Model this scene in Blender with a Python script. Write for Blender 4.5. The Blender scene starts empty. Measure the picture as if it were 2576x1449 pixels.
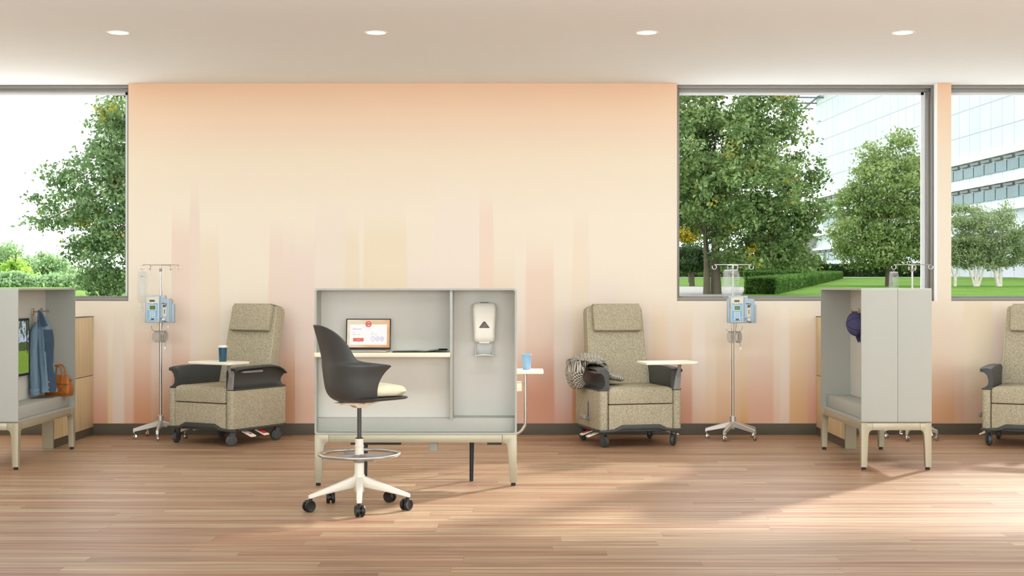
import bpy, bmesh, math, random
import numpy as np
from mathutils import Vector, Matrix, Euler
PI = math.pi
R = math.radians
S = bpy.context.scene
COL = S.collection

# ------------------------------------------------------------------ camera
F_PX = 3560.0            # focal length in pixels of the 2576 px wide frame
HC = 1.372               # camera height
cam_d = bpy.data.cameras.new('camera')
cam = bpy.data.objects.new('camera', cam_d)
COL.objects.link(cam)
cam.location = (0, 0, HC)
cam.rotation_euler = (PI / 2, 0, 0)
cam_d.sensor_fit = 'HORIZONTAL'
cam_d.sensor_width = 36
cam_d.lens = 36 * F_PX / 2576
cam_d.clip_end = 500
S.camera = cam

# ------------------------------------------------------------------ view, world, sun, large lights
S.view_settings.view_transform = 'Standard'
S.view_settings.look = 'None'
S.view_settings.gamma = 1
S.view_settings.exposure = -0.12
S.view_settings.use_curve_mapping = False
S.cycles.use_denoising = True
S.cycles.use_adaptive_sampling = True
S.cycles.adaptive_threshold = 0.07
S.cycles.adaptive_min_samples = 16
S.cycles.max_bounces = 8
S.cycles.diffuse_bounces = 4
S.cycles.transparent_max_bounces = 14
S.cycles.sample_clamp_indirect = 6

w = bpy.data.worlds.new('sky')
S.world = w
w.use_nodes = True
bg = w.node_tree.nodes['Background']
bg.inputs[0].default_value = (0.93, 0.955, 1.0, 1)
bg.inputs[1].default_value = 3.0

SUN_DIR = Vector((-0.62, -0.785, -0.435))       # the way the light travels
sun_d = bpy.data.lights.new('sun', 'SUN')
sun_d.energy = 13
sun_d.angle = R(4.0)
sun_d.color = (1.0, 0.96, 0.90)
sun = bpy.data.objects.new('sun', sun_d)
COL.objects.link(sun)
sun.location = (20, 40, 20)
sun.rotation_euler = SUN_DIR.to_track_quat('-Z', 'Y').to_euler()


def area(name, loc, sx, sy, power, color, rot=(0, 0, 0)):
    d = bpy.data.lights.new(name, 'AREA')
    d.shape = 'RECTANGLE'
    d.size = sx
    d.size_y = sy
    d.energy = power
    d.color = color
    o = bpy.data.objects.new(name, d)
    COL.objects.link(o)
    o.location = loc
    o.rotation_euler = rot
    return o


# fill lights added at the ceiling, out of view, to brighten room and wall
area('added_ceiling_fill', (0, 8.7, 3.25), 13, 0.5, 165, (0.84, 0.94, 1.0), (R(38), 0, 0))
area('added_ceiling_fill', (0, 5.5, 3.27), 13, 1.2, 80, (0.84, 0.94, 1.0), (R(20), 0, 0))
area('added_ceiling_fill', (0, 2.2, 3.27), 13, 1.6, 60, (0.84, 0.94, 1.0), (R(20), 0, 0))
# unseen fill lamps added at the right wall and behind the camera; no windows there
area('added_side_fill', (7.9, 4.0, 1.9), 5.0, 2.2, 190, (0.93, 0.97, 1.0), Euler((R(90), 0, R(90))))
area('added_rear_fill', (0, -2.9, 1.75), 13, 2.3, 760, (0.86, 0.95, 1.0), (R(90), 0, 0))


# ------------------------------------------------------------------ helpers
def lin(c):
    out = []
    for v in c[:3]:
        v = v / 255.0
        out.append(v / 12.92 if v <= 0.04045 else ((v + 0.055) / 1.055) ** 2.4)
    return (out[0], out[1], out[2], 1)


def mat(name, rgb, rough=0.5, metal=0.0, noise=0.0, nscale=60, bump=0.0, bscale=200, **kw):
    m = bpy.data.materials.new(name)
    m.use_nodes = True
    nt = m.node_tree
    b = nt.nodes['Principled BSDF']
    b.inputs['Base Color'].default_value = lin(rgb)
    b.inputs['Roughness'].default_value = rough
    b.inputs['Metallic'].default_value = metal
    for k, v in kw.items():
        b.inputs[k.replace('_', ' ')].default_value = v
    tc = nt.nodes.new('ShaderNodeTexCoord')
    nz = nt.nodes.new('ShaderNodeTexNoise')
    nz.inputs['Scale'].default_value = nscale
    nt.links.new(tc.outputs['Object'], nz.inputs['Vector'])
    mr = nt.nodes.new('ShaderNodeMapRange')
    mr.inputs['To Min'].default_value = 1 - max(noise, 0.015)
    mr.inputs['To Max'].default_value = 1 + max(noise, 0.015)
    nt.links.new(nz.outputs['Fac'], mr.inputs['Value'])
    hs = nt.nodes.new('ShaderNodeHueSaturation')
    hs.inputs['Color'].default_value = lin(rgb)
    nt.links.new(mr.outputs[0], hs.inputs['Value'])
    nt.links.new(hs.outputs[0], b.inputs['Base Color'])
    if bump:
        n2 = nt.nodes.new('ShaderNodeTexNoise')
        n2.inputs['Scale'].default_value = bscale
        nt.links.new(tc.outputs['Object'], n2.inputs['Vector'])
        bp = nt.nodes.new('ShaderNodeBump')
        bp.inputs['Strength'].default_value = bump
        bp.inputs['Distance'].default_value = 0.004
        nt.links.new(n2.outputs['Fac'], bp.inputs['Height'])
        nt.links.new(bp.outputs[0], b.inputs['Normal'])
    return m


class NT:
    """small node-building helper"""
    def __init__(self, name):
        self.m = bpy.data.materials.new(name)
        self.m.use_nodes = True
        self.nt = self.m.node_tree
        self.b = self.nt.nodes['Principled BSDF']

    def n(self, kind, **kw):
        x = self.nt.nodes.new('ShaderNode' + kind)
        for k, v in kw.items():
            setattr(x, k, v)
        return x

    def l(self, a, b):
        self.nt.links.new(a, b)

    def put(self, sock, v):
        if isinstance(v, (int, float, tuple)):
            sock.default_value = v
        else:
            self.l(v, sock)

    def math(self, op, a, b=0.0, c=0.0, clamp=False):
        x = self.n('Math', operation=op, use_clamp=clamp)
        self.put(x.inputs[0], a)
        self.put(x.inputs[1], b)
        self.put(x.inputs[2], c)
        return x.outputs[0]

    def mix(self, f, a, b, mode='MIX'):
        x = self.n('Mix', data_type='RGBA', blend_type=mode)
        self.put(x.inputs[0], f)
        self.put(x.inputs[6], a)
        self.put(x.inputs[7], b)
        return x.outputs[2]

    def ramp(self, f, stops, interp='LINEAR'):
        x = self.n('ValToRGB')
        e = x.color_ramp.elements
        x.color_ramp.interpolation = interp
        while len(e) > 1:
            e.remove(e[-1])
        e[0].position = stops[0][0]
        e[0].color = stops[0][1]
        for p, c in stops[1:]:
            q = e.new(p)
            q.color = c
        self.put(x.inputs[0], f)
        return x.outputs[0]

    def pos(self, kind='Object'):
        tc = self.n('TexCoord')
        return tc.outputs[kind]

    def xyz(self, v):
        s = self.n('SeparateXYZ')
        self.l(v, s.inputs[0])
        return s.outputs

    def vec(self, a, b, c):
        s = self.n('CombineXYZ')
        self.put(s.inputs[0], a)
        self.put(s.inputs[1], b)
        self.put(s.inputs[2], c)
        return s.outputs[0]

    def noise(self, v, scale, detail=2, rough=0.5):
        x = self.n('TexNoise')
        self.l(v, x.inputs['Vector'])
        x.inputs['Scale'].default_value = scale
        x.inputs['Detail'].default_value = detail
        x.inputs['Roughness'].default_value = rough
        return x.outputs['Fac']

    def bump(self, h, strength=0.3, dist=0.004):
        x = self.n('Bump')
        x.inputs['Strength'].default_value = strength
        x.inputs['Distance'].default_value = dist
        self.l(h, x.inputs['Height'])
        self.l(x.outputs[0], self.b.inputs['Normal'])


def link_mesh(name, me, m, parent=None, smooth=None):
    o = bpy.data.objects.new(name, me)
    COL.objects.link(o)
    if m is not None:
        me.materials.append(m)
    if parent is not None:
        o.parent = parent
    return o


def obj(name, bm, m, parent=None, smooth=35, loc=None, rot=None, sub=0, solid=0):
    bmesh.ops.recalc_face_normals(bm, faces=bm.faces[:])
    me = bpy.data.meshes.new(name)
    if smooth:
        for f in bm.faces:
            f.smooth = True
        lim = R(smooth)
        for e in bm.edges:
            if len(e.link_faces) == 2 and e.calc_face_angle(0) > lim:
                e.smooth = False
    bm.to_mesh(me)
    bm.free()
    o = link_mesh(name, me, m, parent)
    if loc is not None:
        o.location = loc
    if rot is not None:
        o.rotation_euler = rot
    if solid:
        md = o.modifiers.new('thickness', 'SOLIDIFY')
        md.thickness = solid
        md.offset = 0
    if sub:
        md = o.modifiers.new('smooth', 'SUBSURF')
        md.levels = sub
        md.render_levels = sub
    return o


def tag(o, label, cat, group=None, kind=None):
    o['label'] = label
    o['category'] = cat
    if group:
        o['group'] = group
    if kind:
        o['kind'] = kind
    return o


def thing(name, label, cat, loc=(0, 0, 0), rz=0.0, group=None):
    o = bpy.data.objects.new(name, None)
    o.empty_display_size = 0.1
    COL.objects.link(o)
    o.location = loc
    o.rotation_euler = (0, 0, rz)
    return tag(o, label, cat, group)


def struct(name, bm, m, parent=None, smooth=35):
    o = obj(name, bm, m, parent, smooth)
    if parent is None:
        o['kind'] = 'structure'
    return o


def copy_tree(o, parent=None):
    c = o.copy()
    COL.objects.link(c)
    c.parent = parent
    for ch in [k for k in o.children]:
        copy_tree(ch, c)
    return c


def B():
    return bmesh.new()


def merge(bm, tmp, mx=None):
    if mx is not None:
        bmesh.ops.transform(tmp, matrix=mx, verts=tmp.verts[:])
    me = bpy.data.meshes.new('tmp')
    tmp.to_mesh(me)
    tmp.free()
    bm.from_mesh(me)
    bpy.data.meshes.remove(me)
    return bm


def box(bm, c, s, bev=0.0, seg=2, rot=None):
    t = bmesh.new()
    bmesh.ops.create_cube(t, size=1)
    bmesh.ops.scale(t, vec=Vector(s), verts=t.verts[:])
    if bev > 0:
        bmesh.ops.bevel(t, geom=t.edges[:], offset=bev, segments=seg, profile=0.5, affect='EDGES')
    mx = Matrix.Translation(Vector(c))
    if rot is not None:
        mx = mx @ Euler(rot).to_matrix().to_4x4()
    return merge(bm, t, mx)


def bb(bm, x0, x1, y0, y1, z0, z1, bev=0.0, seg=2):
    return box(bm, ((x0 + x1) / 2, (y0 + y1) / 2, (z0 + z1) / 2), (abs(x1 - x0), abs(y1 - y0), abs(z1 - z0)), bev, seg)


def prism(bm, pts, d0, d1, axis='y', bev=0.0, seg=2):
    """extrude a 2D outline; axis y: pts are (x,z); axis x: pts are (y,z); axis z: pts are (x,y)"""
    t = bmesh.new()

    def P(p, d):
        return {'y': (p[0], d, p[1]), 'x': (d, p[0], p[1]), 'z': (p[0], p[1], d)}[axis]
    a = [t.verts.new(P(p, d0)) for p in pts]
    b = [t.verts.new(P(p, d1)) for p in pts]
    n = len(pts)
    f0 = t.faces.new(a)
    f1 = t.faces.new(b[::-1])
    for i in range(n):
        t.faces.new((a[i], b[i], b[(i + 1) % n], a[(i + 1) % n]))
    bmesh.ops.recalc_face_normals(t, faces=t.faces[:])
    if bev > 0:
        es = list(set(list(f0.edges) + list(f1.edges)))
        bmesh.ops.bevel(t, geom=es, offset=bev, segments=seg, profile=0.5, affect='EDGES')
    return merge(bm, t)


def rrect(x0, x1, y0, y1, r, n=6):
    pts = []
    for cx, cy, a0 in ((x1 - r, y0 + r, -90), (x1 - r, y1 - r, 0), (x0 + r, y1 - r, 90), (x0 + r, y0 + r, 180)):
        for k in range(n + 1):
            a = R(a0 + 90 * k / n)
            pts.append((cx + r * math.cos(a), cy + r * math.sin(a)))
    return pts


def cyl(bm, p0, p1, r0, r1=None, seg=20, cap=True):
    if r1 is None:
        r1 = r0
    p0 = Vector(p0)
    p1 = Vector(p1)
    d = p1 - p0
    t = bmesh.new()
    bmesh.ops.create_cone(t, cap_ends=cap, segments=seg, radius1=r0, radius2=r1, depth=d.length)
    q = Vector((0, 0, 1)).rotation_difference(d)
    mx = Matrix.Translation((p0 + p1) / 2) @ q.to_matrix().to_4x4()
    return merge(bm, t, mx)


def lathe(bm, prof, c=(0, 0, 0), seg=32, axis='z'):
    t = bmesh.new()
    rings = []
    for r, z in prof:
        if r < 1e-5:
            rings.append([t.verts.new((0, 0, z))])
        else:
            rings.append([t.verts.new((r * math.cos(2 * PI * k / seg), r * math.sin(2 * PI * k / seg), z)) for k in range(seg)])
    for a, b in zip(rings, rings[1:]):
        for k in range(seg):
            k2 = (k + 1) % seg
            if len(a) == 1 and len(b) == 1:
                continue
            if len(a) == 1:
                t.faces.new((a[0], b[k2], b[k]))
            elif len(b) == 1:
                t.faces.new((a[k], a[k2], b[0]))
            else:
                t.faces.new((a[k], a[k2], b[k2], b[k]))
    mx = Matrix.Translation(Vector(c))
    if axis == 'x':
        mx = mx @ Matrix.Rotation(PI / 2, 4, 'Y')
    if axis == 'y':
        mx = mx @ Matrix.Rotation(PI / 2, 4, 'X')
    return merge(bm, t, mx)


def tube(bm, pts, r, seg=8, closed=False, cap=True):
    pts = [Vector(p) for p in pts]
    n = len(pts)
    rad = r if isinstance(r, (list, tuple)) else [r] * n
    t = bmesh.new()
    up = Vector((0, 0, 1))
    rings = []
    prev = None
    for i in range(n):
        if closed:
            d = pts[(i + 1) % n] - pts[i - 1]
        else:
            d = pts[min(i + 1, n - 1)] - pts[max(i - 1, 0)]
        d = d.normalized() if d.length > 1e-9 else Vector((0, 0, 1))
        if prev is None:
            u = d.orthogonal().normalized()
        else:
            u = (prev - d * prev.dot(d))
            u = u.normalized() if u.length > 1e-6 else d.orthogonal().normalized()
        prev = u
        v = d.cross(u)
        rings.append([t.verts.new(pts[i] + rad[i] * (math.cos(2 * PI * k / seg) * u + math.sin(2 * PI * k / seg) * v)) for k in range(seg)])
    m = n if closed else n - 1
    for i in range(m):
        a = rings[i]
        b = rings[(i + 1) % n]
        off = 0
        if closed and i == n - 1:
            off = min(range(seg), key=lambda s: sum((a[k].co - b[(k + s) % seg].co).length for k in range(seg)))
        for k in range(seg):
            t.faces.new((a[k], a[(k + 1) % seg], b[(k + 1 + off) % seg], b[(k + off) % seg]))
    if cap and not closed:
        t.faces.new(rings[0][::-1])
        t.faces.new(rings[-1])
    return merge(bm, t)


def spline(pts, n=8):
    """Catmull-Rom through pts"""
    P = [Vector(p) for p in pts]
    P = [P[0] * 2 - P[1]] + P + [P[-1] * 2 - P[-2]]
    out = []
    for i in range(1, len(P) - 2):
        a, b, c, d = P[i - 1:i + 3]
        for k in range(n):
            t = k / n
            out.append(0.5 * ((2 * b) + (c - a) * t + (2 * a - 5 * b + 4 * c - d) * t * t + (3 * b - a - 3 * c + d) * t ** 3))
    out.append(P[-2])
    return out


def loft(bm, rings, closed_ring=True, cap=True):
    t = bmesh.new()
    rs = [[t.verts.new(p) for p in r] for r in rings]
    n = len(rs[0])
    for a, b in zip(rs, rs[1:]):
        for k in range(n if closed_ring else n - 1):
            t.faces.new((a[k], a[(k + 1) % n], b[(k + 1) % n], b[k]))
    if cap and closed_ring:
        t.faces.new(rs[0][::-1])
        t.faces.new(rs[-1])
    return merge(bm, t)


def interp(x, xs, ys):
    return float(np.interp(x, xs, ys))


def PX(px, D):
    return (px - 1288) * D / F_PX


def PZ(py, D):
    return HC - (py - 724.5) * D / F_PX


# ------------------------------------------------------------------ materials
WALL_Y = 13.25
CEIL = 3.287


def floor_material():
    g = NT('wood_plank_floor')
    p = g.pos()
    x, y, z = g.xyz(p)
    W, L = 0.142, 1.9
    row = g.math('FLOOR', g.math('DIVIDE', y, W))
    wn = g.n('TexWhiteNoise', noise_dimensions='1D')
    g.l(row, wn.inputs['W'])
    off = g.math('MULTIPLY', wn.outputs['Value'], 7.3)
    xs = g.math('ADD', x, off)
    colm = g.math('FLOOR', g.math('DIVIDE', xs, L))
    w2 = g.n('TexWhiteNoise', noise_dimensions='2D')
    g.l(g.vec(row, colm, 0.0), w2.inputs['Vector'])
    rnd = w2.outputs['Value']
    seed = g.math('MULTIPLY', rnd, 37.0)
    v1 = g.vec(g.math('MULTIPLY', x, 0.55), g.math('ADD', g.math('MULTIPLY', y, 16.0), seed), seed)
    n1 = g.noise(v1, 1.5, 4, 0.6)
    v2 = g.vec(g.math('MULTIPLY', x, 3.0), g.math('ADD', g.math('MULTIPLY', y, 90.0), seed), seed)
    n2 = g.noise(v2, 1.6, 3, 0.55)
    c = g.ramp(n1, [(0.30, lin((142, 110, 89))), (0.46, lin((170, 141, 116))), (0.6, lin((190, 164, 137))), (0.74, lin((214, 190, 159)))])
    tint = g.ramp(rnd, [(0.0, lin((232, 206, 192))), (0.5, lin((246, 238, 228))), (1.0, lin((255, 252, 240)))])
    c = g.mix(1.0, c, tint, 'MULTIPLY')
    fine = g.ramp(n2, [(0.32, (0.74, 0.70, 0.68, 1)), (0.5, (0.97, 0.97, 0.97, 1)), (0.7, (1.08, 1.08, 1.08, 1))])
    c = g.mix(0.75, c, fine, 'MULTIPLY')
    # thin joints
    fy = g.math('FRACT', g.math('DIVIDE', y, W))
    ey = g.math('LESS_THAN', fy, 0.018)
    fx = g.math('FRACT', g.math('DIVIDE', xs, L))
    ex = g.math('LESS_THAN', fx, 0.0016)
    e = g.math('MAXIMUM', ey, ex)
    c = g.mix(g.math('MULTIPLY', e, 0.45), c, lin((96, 66, 50)))
    g.l(c, g.b.inputs['Base Color'])
    g.b.inputs['Roughness'].default_value = 0.42
    g.l(g.math('MULTIPLY_ADD', n2, 0.18, 0.36), g.b.inputs['Roughness'])
    g.bump(g.math('SUBTRACT', n2, e), 0.08, 0.002)
    return g.m


# the mural: (px0, px1, height px, colour, lower height px, lower colour)
BANDS = [
    (-900, -200, 820, (240, 208, 180), 960, (228, 170, 135)), (-200, -120, 800, (240, 214, 186), 960, (230, 176, 140)), (-120, -60, 840, (238, 205, 175), 960, (226, 165, 130)), (-60, 0, 800, (240, 210, 182), 980, (230, 172, 138)), (0, 20, 820, (240, 214, 190), 960, (232, 180, 150)), (20, 40, 820, (238, 205, 175), 960, (226, 165, 130)), (40, 190, 850, (240, 210, 180), 960, (228, 170, 135)),
    (190, 272, 830, (240, 206, 178), 955, (224, 158, 124)), (272, 283, 900, (240, 214, 170), 990, (238, 198, 145)),
    (283, 312, 800, (240, 218, 198), 1010, (238, 206, 182)), (312, 336, 860, (236, 200, 172), 980, (228, 176, 142)),
    (336, 380, 820, (230, 184, 152), 940, (217, 150, 106)), (380, 402, 760, (236, 208, 186), 950, (218, 158, 118)),
    (402, 432, 740, (238, 210, 188), 930, (222, 165, 126)), (432, 478, 545, (238, 206, 182), 870, (224, 172, 138)),
    (478, 502, 460, (239, 212, 190), 900, (230, 186, 156)), (502, 553, 590, (241, 216, 182), 900, (234, 196, 148)),
    (553, 600, 800, (243, 224, 196), 950, (236, 200, 165)), (600, 676, 740, (242, 219, 184), 900, (232, 190, 140)),
    (676, 712, 570, (240, 212, 190), 880, (226, 172, 138)), (712, 742, 590, (240, 213, 192), 870, (222, 160, 118)),
    (742, 792, 600, (240, 214, 195), 900, (232, 186, 160)), (792, 868, 520, (244, 223, 202), 900, (238, 200, 178)),
    (868, 905, 560, (241, 219, 184), 780, (238, 208, 160)), (905, 913, 700, (244, 228, 206), 900, (240, 216, 190)),
    (913, 1024, 540, (241, 221, 182), 800, (238, 206, 160)), (1024, 1093, 640, (245, 226, 208), 800, (240, 208, 184)),
    (1093, 1206, 480, (245, 227, 206), 900, (240, 208, 190)), (1206, 1242, 500, (244, 212, 184), 800, (238, 190, 160)),
    (1242, 1296, 640, (243, 222, 190), 850, (240, 205, 170)), (1296, 1322, 700, (245, 228, 210), 860, (238, 190, 165)),
    (1322, 1394, 620, (242, 208, 180), 880, (222, 156, 128)), (1394, 1440, 760, (244, 222, 200), 960, (224, 164, 142)),
    (1440, 1482, 530, (244, 222, 190), 890, (212, 142, 92)), (1482, 1560, 700, (244, 222, 202), 900, (230, 180, 150)),
    (1560, 1640, 740, (244, 220, 195), 900, (230, 180, 145)), (1640, 1682, 760, (241, 208, 168), 900, (226, 166, 118)),
    (1682, 1706, 770, (241, 212, 188), 900, (234, 182, 150)), (1706, 1741, 790, (238, 204, 168), 930, (222, 156, 128)),
    (1741, 1775, 760, (246, 224, 202), 960, (234, 190, 158)), (1775, 1802, 800, (241, 214, 180), 960, (234, 188, 148)),
    (1802, 1862, 820, (240, 210, 172), 930, (230, 184, 142)), (1862, 1882, 830, (238, 206, 168), 950, (226, 172, 114)),
    (1882, 1946, 790, (240, 208, 180), 930, (228, 174, 146)), (1946, 1962, 740, (245, 222, 196), 950, (234, 198, 168)),
    (1962, 1986, 760, (246, 226, 206), 980, (238, 204, 180)), (1986, 2032, 790, (240, 208, 166), 930, (228, 180, 128)),
    (2032, 2070, 800, (240, 206, 180), 930, (226, 164, 138)), (2070, 2338, 800, (241, 212, 180), 930, (230, 180, 140)),
    (2338, 2402, 780, (242, 214, 182), 930, (226, 168, 122)), (2402, 2426, 780, (242, 216, 184), 930, (230, 182, 150)),
    (2426, 2496, 700, (241, 218, 180), 960, (232, 190, 160)), (2496, 2620, 760, (240, 216, 200), 980, (224, 178, 156)),
    (2620, 3400, 800, (240, 210, 182), 940, (228, 174, 140)),
]


def mural_material():
    g = NT('painted_mural_wallpaper')
    x, y, z = g.xyz(g.pos())

    def chunkramp(getter):
        """piecewise ramps over x, each with up to 15 bands"""
        out = None
        for i0 in range(0, len(BANDS), 7):
            ch = BANDS[i0:i0 + 7]
            X0, X1 = PX(ch[0][0], WALL_Y), PX(ch[-1][1], WALL_Y)
            f = g.math('DIVIDE', g.math('SUBTRACT', x, X0), X1 - X0)
            st = []
            for b in ch:
                a, e = PX(b[0], WALL_Y), PX(b[1], WALL_Y)
                s = min(0.012, (e - a) * 0.2)
                st.append(((a + s - X0) / (X1 - X0), getter(b)))
                st.append(((e - s - X0) / (X1 - X0), getter(b)))
            r = g.ramp(f, st)
            if out is None:
                out = r
            else:
                out = g.mix(g.math('GREATER_THAN', x, X0), out, r)
        return out
    hz = lambda py: PZ(py, WALL_Y) / 3.3
    c1 = chunkramp(lambda b: lin([v + (252 - v) * 0.36 for v in b[3]]))
    c2 = chunkramp(lambda b: lin([v + (246 - v) * 0.12 for v in b[5]]))
    h1 = chunkramp(lambda b: (hz(b[2]),) * 3 + (1,))
    h2 = chunkramp(lambda b: (hz(b[4]),) * 3 + (1,))
    wob = g.noise(g.vec(g.math('MULTIPLY', x, 2.0), 0.0, z), 1.2, 3)
    zz = g.math('ADD', g.math('DIVIDE', z, 3.3), g.math('MULTIPLY', g.math('SUBTRACT', wob, 0.5), 0.04))
    up = g.ramp(g.math('DIVIDE', z, 3.3), [(0.0, lin((248, 236, 220))), (0.62, lin((248, 238, 220))), (0.78, lin((246, 231, 209))), (0.90, lin((243, 217, 190))), (0.99, lin((236, 198, 166)))])  # base tone, deeper peach towards the ceiling

    def below(h, soft):
        m = g.n('MapRange', interpolation_type='SMOOTHSTEP')
        m.inputs['From Min'].default_value = -soft * 0.5
        m.inputs['From Max'].default_value = soft
        g.l(g.math('SUBTRACT', h, zz), m.inputs['Value'])
        return m.outputs[0]
    c = g.mix(below(h1, 0.09), up, c1)
    c = g.mix(below(h2, 0.15), c, c2)
    # woven wallcovering grain
    p = g.pos()
    n = g.noise(g.vec(g.math('MULTIPLY', x, 1.0), 0.0, g.math('MULTIPLY', z, 3.0)), 160, 2)
    c = g.mix(0.10, c, g.ramp(n, [(0.3, (0.6, 0.55, 0.5, 1)), (0.7, (1, 1, 1, 1))]), 'MULTIPLY')
    g.l(c, g.b.inputs['Base Color'])
    g.b.inputs['Roughness'].default_value = 0.8
    g.b.inputs['Specular IOR Level'].default_value = 0.2
    g.bump(n, 0.12, 0.001)
    return g.m


def tweed_material():
    g = NT('beige_tweed_upholstery')
    p = g.pos()
    x, y, z = g.xyz(p)
    a = g.noise(g.vec(g.math('MULTIPLY', x, 1.0), g.math('MULTIPLY', y, 1.0), g.math('MULTIPLY', z, 4.0)), 120, 2, 0.6)
    b = g.noise(g.vec(g.math('MULTIPLY', x, 4.0), g.math('MULTIPLY', y, 4.0), z), 120, 2, 0.6)
    n = g.math('MULTIPLY', g.math('ADD', a, b), 0.5)
    c = g.ramp(n, [(0.38, lin((128, 118, 96))), (0.48, lin((172, 162, 138))), (0.55, lin((200, 190, 164))), (0.64, lin((226, 218, 192)))])
    g.l(c, g.b.inputs['Base Color'])
    g.b.inputs['Roughness'].default_value = 0.9
    g.b.inputs['Specular IOR Level'].default_value = 0.15
    g.bump(n, 0.35, 0.002)
    return g.m


def veneer_material():
    g = NT('pale_wood_veneer')
    x, y, z = g.xyz(g.pos())
    n = g.noise(g.vec(g.math('MULTIPLY', x, 12.0), g.math('MULTIPLY', y, 12.0), g.math('MULTIPLY', z, 0.7)), 3, 4, 0.6)
    c = g.ramp(n, [(0.3, lin((214, 186, 140))), (0.5, lin((230, 205, 160))), (0.7, lin((240, 218, 176)))])
    g.l(c, g.b.inputs['Base Color'])
    g.b.inputs['Roughness'].default_value = 0.5
    return g.m


def glass_material(name, spec=0.06, tint=(0.97, 0.985, 0.98), fres=0.6):
    m = bpy.data.materials.new(name)
    m.use_nodes = True
    nt = m.node_tree
    nt.nodes.remove(nt.nodes['Principled BSDF'])
    t = nt.nodes.new('ShaderNodeBsdfTransparent')
    t.inputs[0].default_value = (*tint, 1)
    gl = nt.nodes.new('ShaderNodeBsdfGlossy')
    gl.inputs['Roughness'].default_value = 0.02
    fr = nt.nodes.new('ShaderNodeLayerWeight')
    fr.inputs[0].default_value = 0.15
    mul = nt.nodes.new('ShaderNodeMath')
    mul.operation = 'MULTIPLY_ADD'
    mul.inputs[1].default_value = fres
    mul.inputs[2].default_value = spec
    nt.links.new(fr.outputs['Fresnel'], mul.inputs[0])
    mx = nt.nodes.new('ShaderNodeMixShader')
    nt.links.new(mul.outputs[0], mx.inputs[0])
    nt.links.new(t.outputs[0], mx.inputs[1])
    nt.links.new(gl.outputs[0], mx.inputs[2])
    nt.links.new(mx.outputs[0], nt.nodes['Material Output'].inputs[0])
    return m


def film_material(name, milk, gloss):
    """clear flexible plastic: mostly see-through, a little milky, a little gloss"""
    m = bpy.data.materials.new(name)
    m.use_nodes = True
    nt = m.node_tree
    b = nt.nodes['Principled BSDF']
    b.inputs['Base Color'].default_value = (0.8, 0.82, 0.83, 1)
    b.inputs['Roughness'].default_value = 0.25
    b.inputs['Specular IOR Level'].default_value = 0.8
    t = nt.nodes.new('ShaderNodeBsdfTransparent')
    t.inputs[0].default_value = (0.93, 0.94, 0.94, 1)
    tc = nt.nodes.new('ShaderNodeTexCoord')
    nz = nt.nodes.new('ShaderNodeTexNoise')
    nz.inputs['Scale'].default_value = 9
    nt.links.new(tc.outputs['Object'], nz.inputs['Vector'])
    mr = nt.nodes.new('ShaderNodeMapRange')
    mr.inputs['From Min'].default_value = 0.35
    mr.inputs['From Max'].default_value = 0.7
    mr.inputs['To Min'].default_value = milk * 0.5
    mr.inputs['To Max'].default_value = milk * 1.8
    nt.links.new(nz.outputs['Fac'], mr.inputs['Value'])
    bp = nt.nodes.new('ShaderNodeBump')
    bp.inputs['Strength'].default_value = 0.5
    bp.inputs['Distance'].default_value = 0.01
    nt.links.new(nz.outputs['Fac'], bp.inputs['Height'])
    nt.links.new(bp.outputs[0], b.inputs['Normal'])
    mx = nt.nodes.new('ShaderNodeMixShader')
    nt.links.new(mr.outputs[0], mx.inputs[0])
    nt.links.new(t.outputs[0], mx.inputs[1])
    nt.links.new(b.outputs[0], mx.inputs[2])
    nt.links.new(mx.outputs[0], nt.nodes['Material Output'].inputs[0])
    return m


def leaf_material(name, dark, mid, light, spots=None, scale=1.6, spot_scale=1.1, spot_at=0.72):
    g = NT(name)
    geo = g.n('NewGeometry')
    n1 = g.noise(geo.outputs['Position'], scale, 3, 0.7)
    n2 = g.noise(geo.outputs['Position'], scale * 7, 2, 0.7)
    f = g.math('MULTIPLY', g.math('ADD', n1, n2), 0.5)
    c = g.ramp(f, [(0.38, lin(dark)), (0.5, lin(mid)), (0.62, lin(light))])
    if spots:
        n3 = g.noise(geo.outputs['Position'], spot_scale, 2, 0.6)
        c = g.mix(g.ramp(n3, [(spot_at - 0.02, (0, 0, 0, 1)), (spot_at + 0.03, (1, 1, 1, 1))]), c, lin(spots))
    g.l(c, g.b.inputs['Base Color'])
    g.b.inputs['Roughness'].default_value = 0.7
    g.b.inputs['Specular IOR Level'].default_value = 0.25
    tr = g.n('BsdfTranslucent')
    g.l(c, tr.inputs['Color'])
    mx = g.n('MixShader')
    mx.inputs[0].default_value = 0.42
    g.l(g.b.outputs[0], mx.inputs[1])
    g.l(tr.outputs[0], mx.inputs[2])
    g.l(mx.outputs[0], g.nt.nodes['Material Output'].inputs[0])
    return g.m


def emit(name, rgb, s=1.0):
    m = bpy.data.materials.new(name)
    m.use_nodes = True
    b = m.node_tree.nodes['Principled BSDF']
    b.inputs['Base Color'].default_value = (0.02, 0.02, 0.02, 1)
    b.inputs['Emission Color'].default_value = lin(rgb)
    b.inputs['Emission Strength'].default_value = s
    b.inputs['Roughness'].default_value = 0.3
    return m


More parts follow.
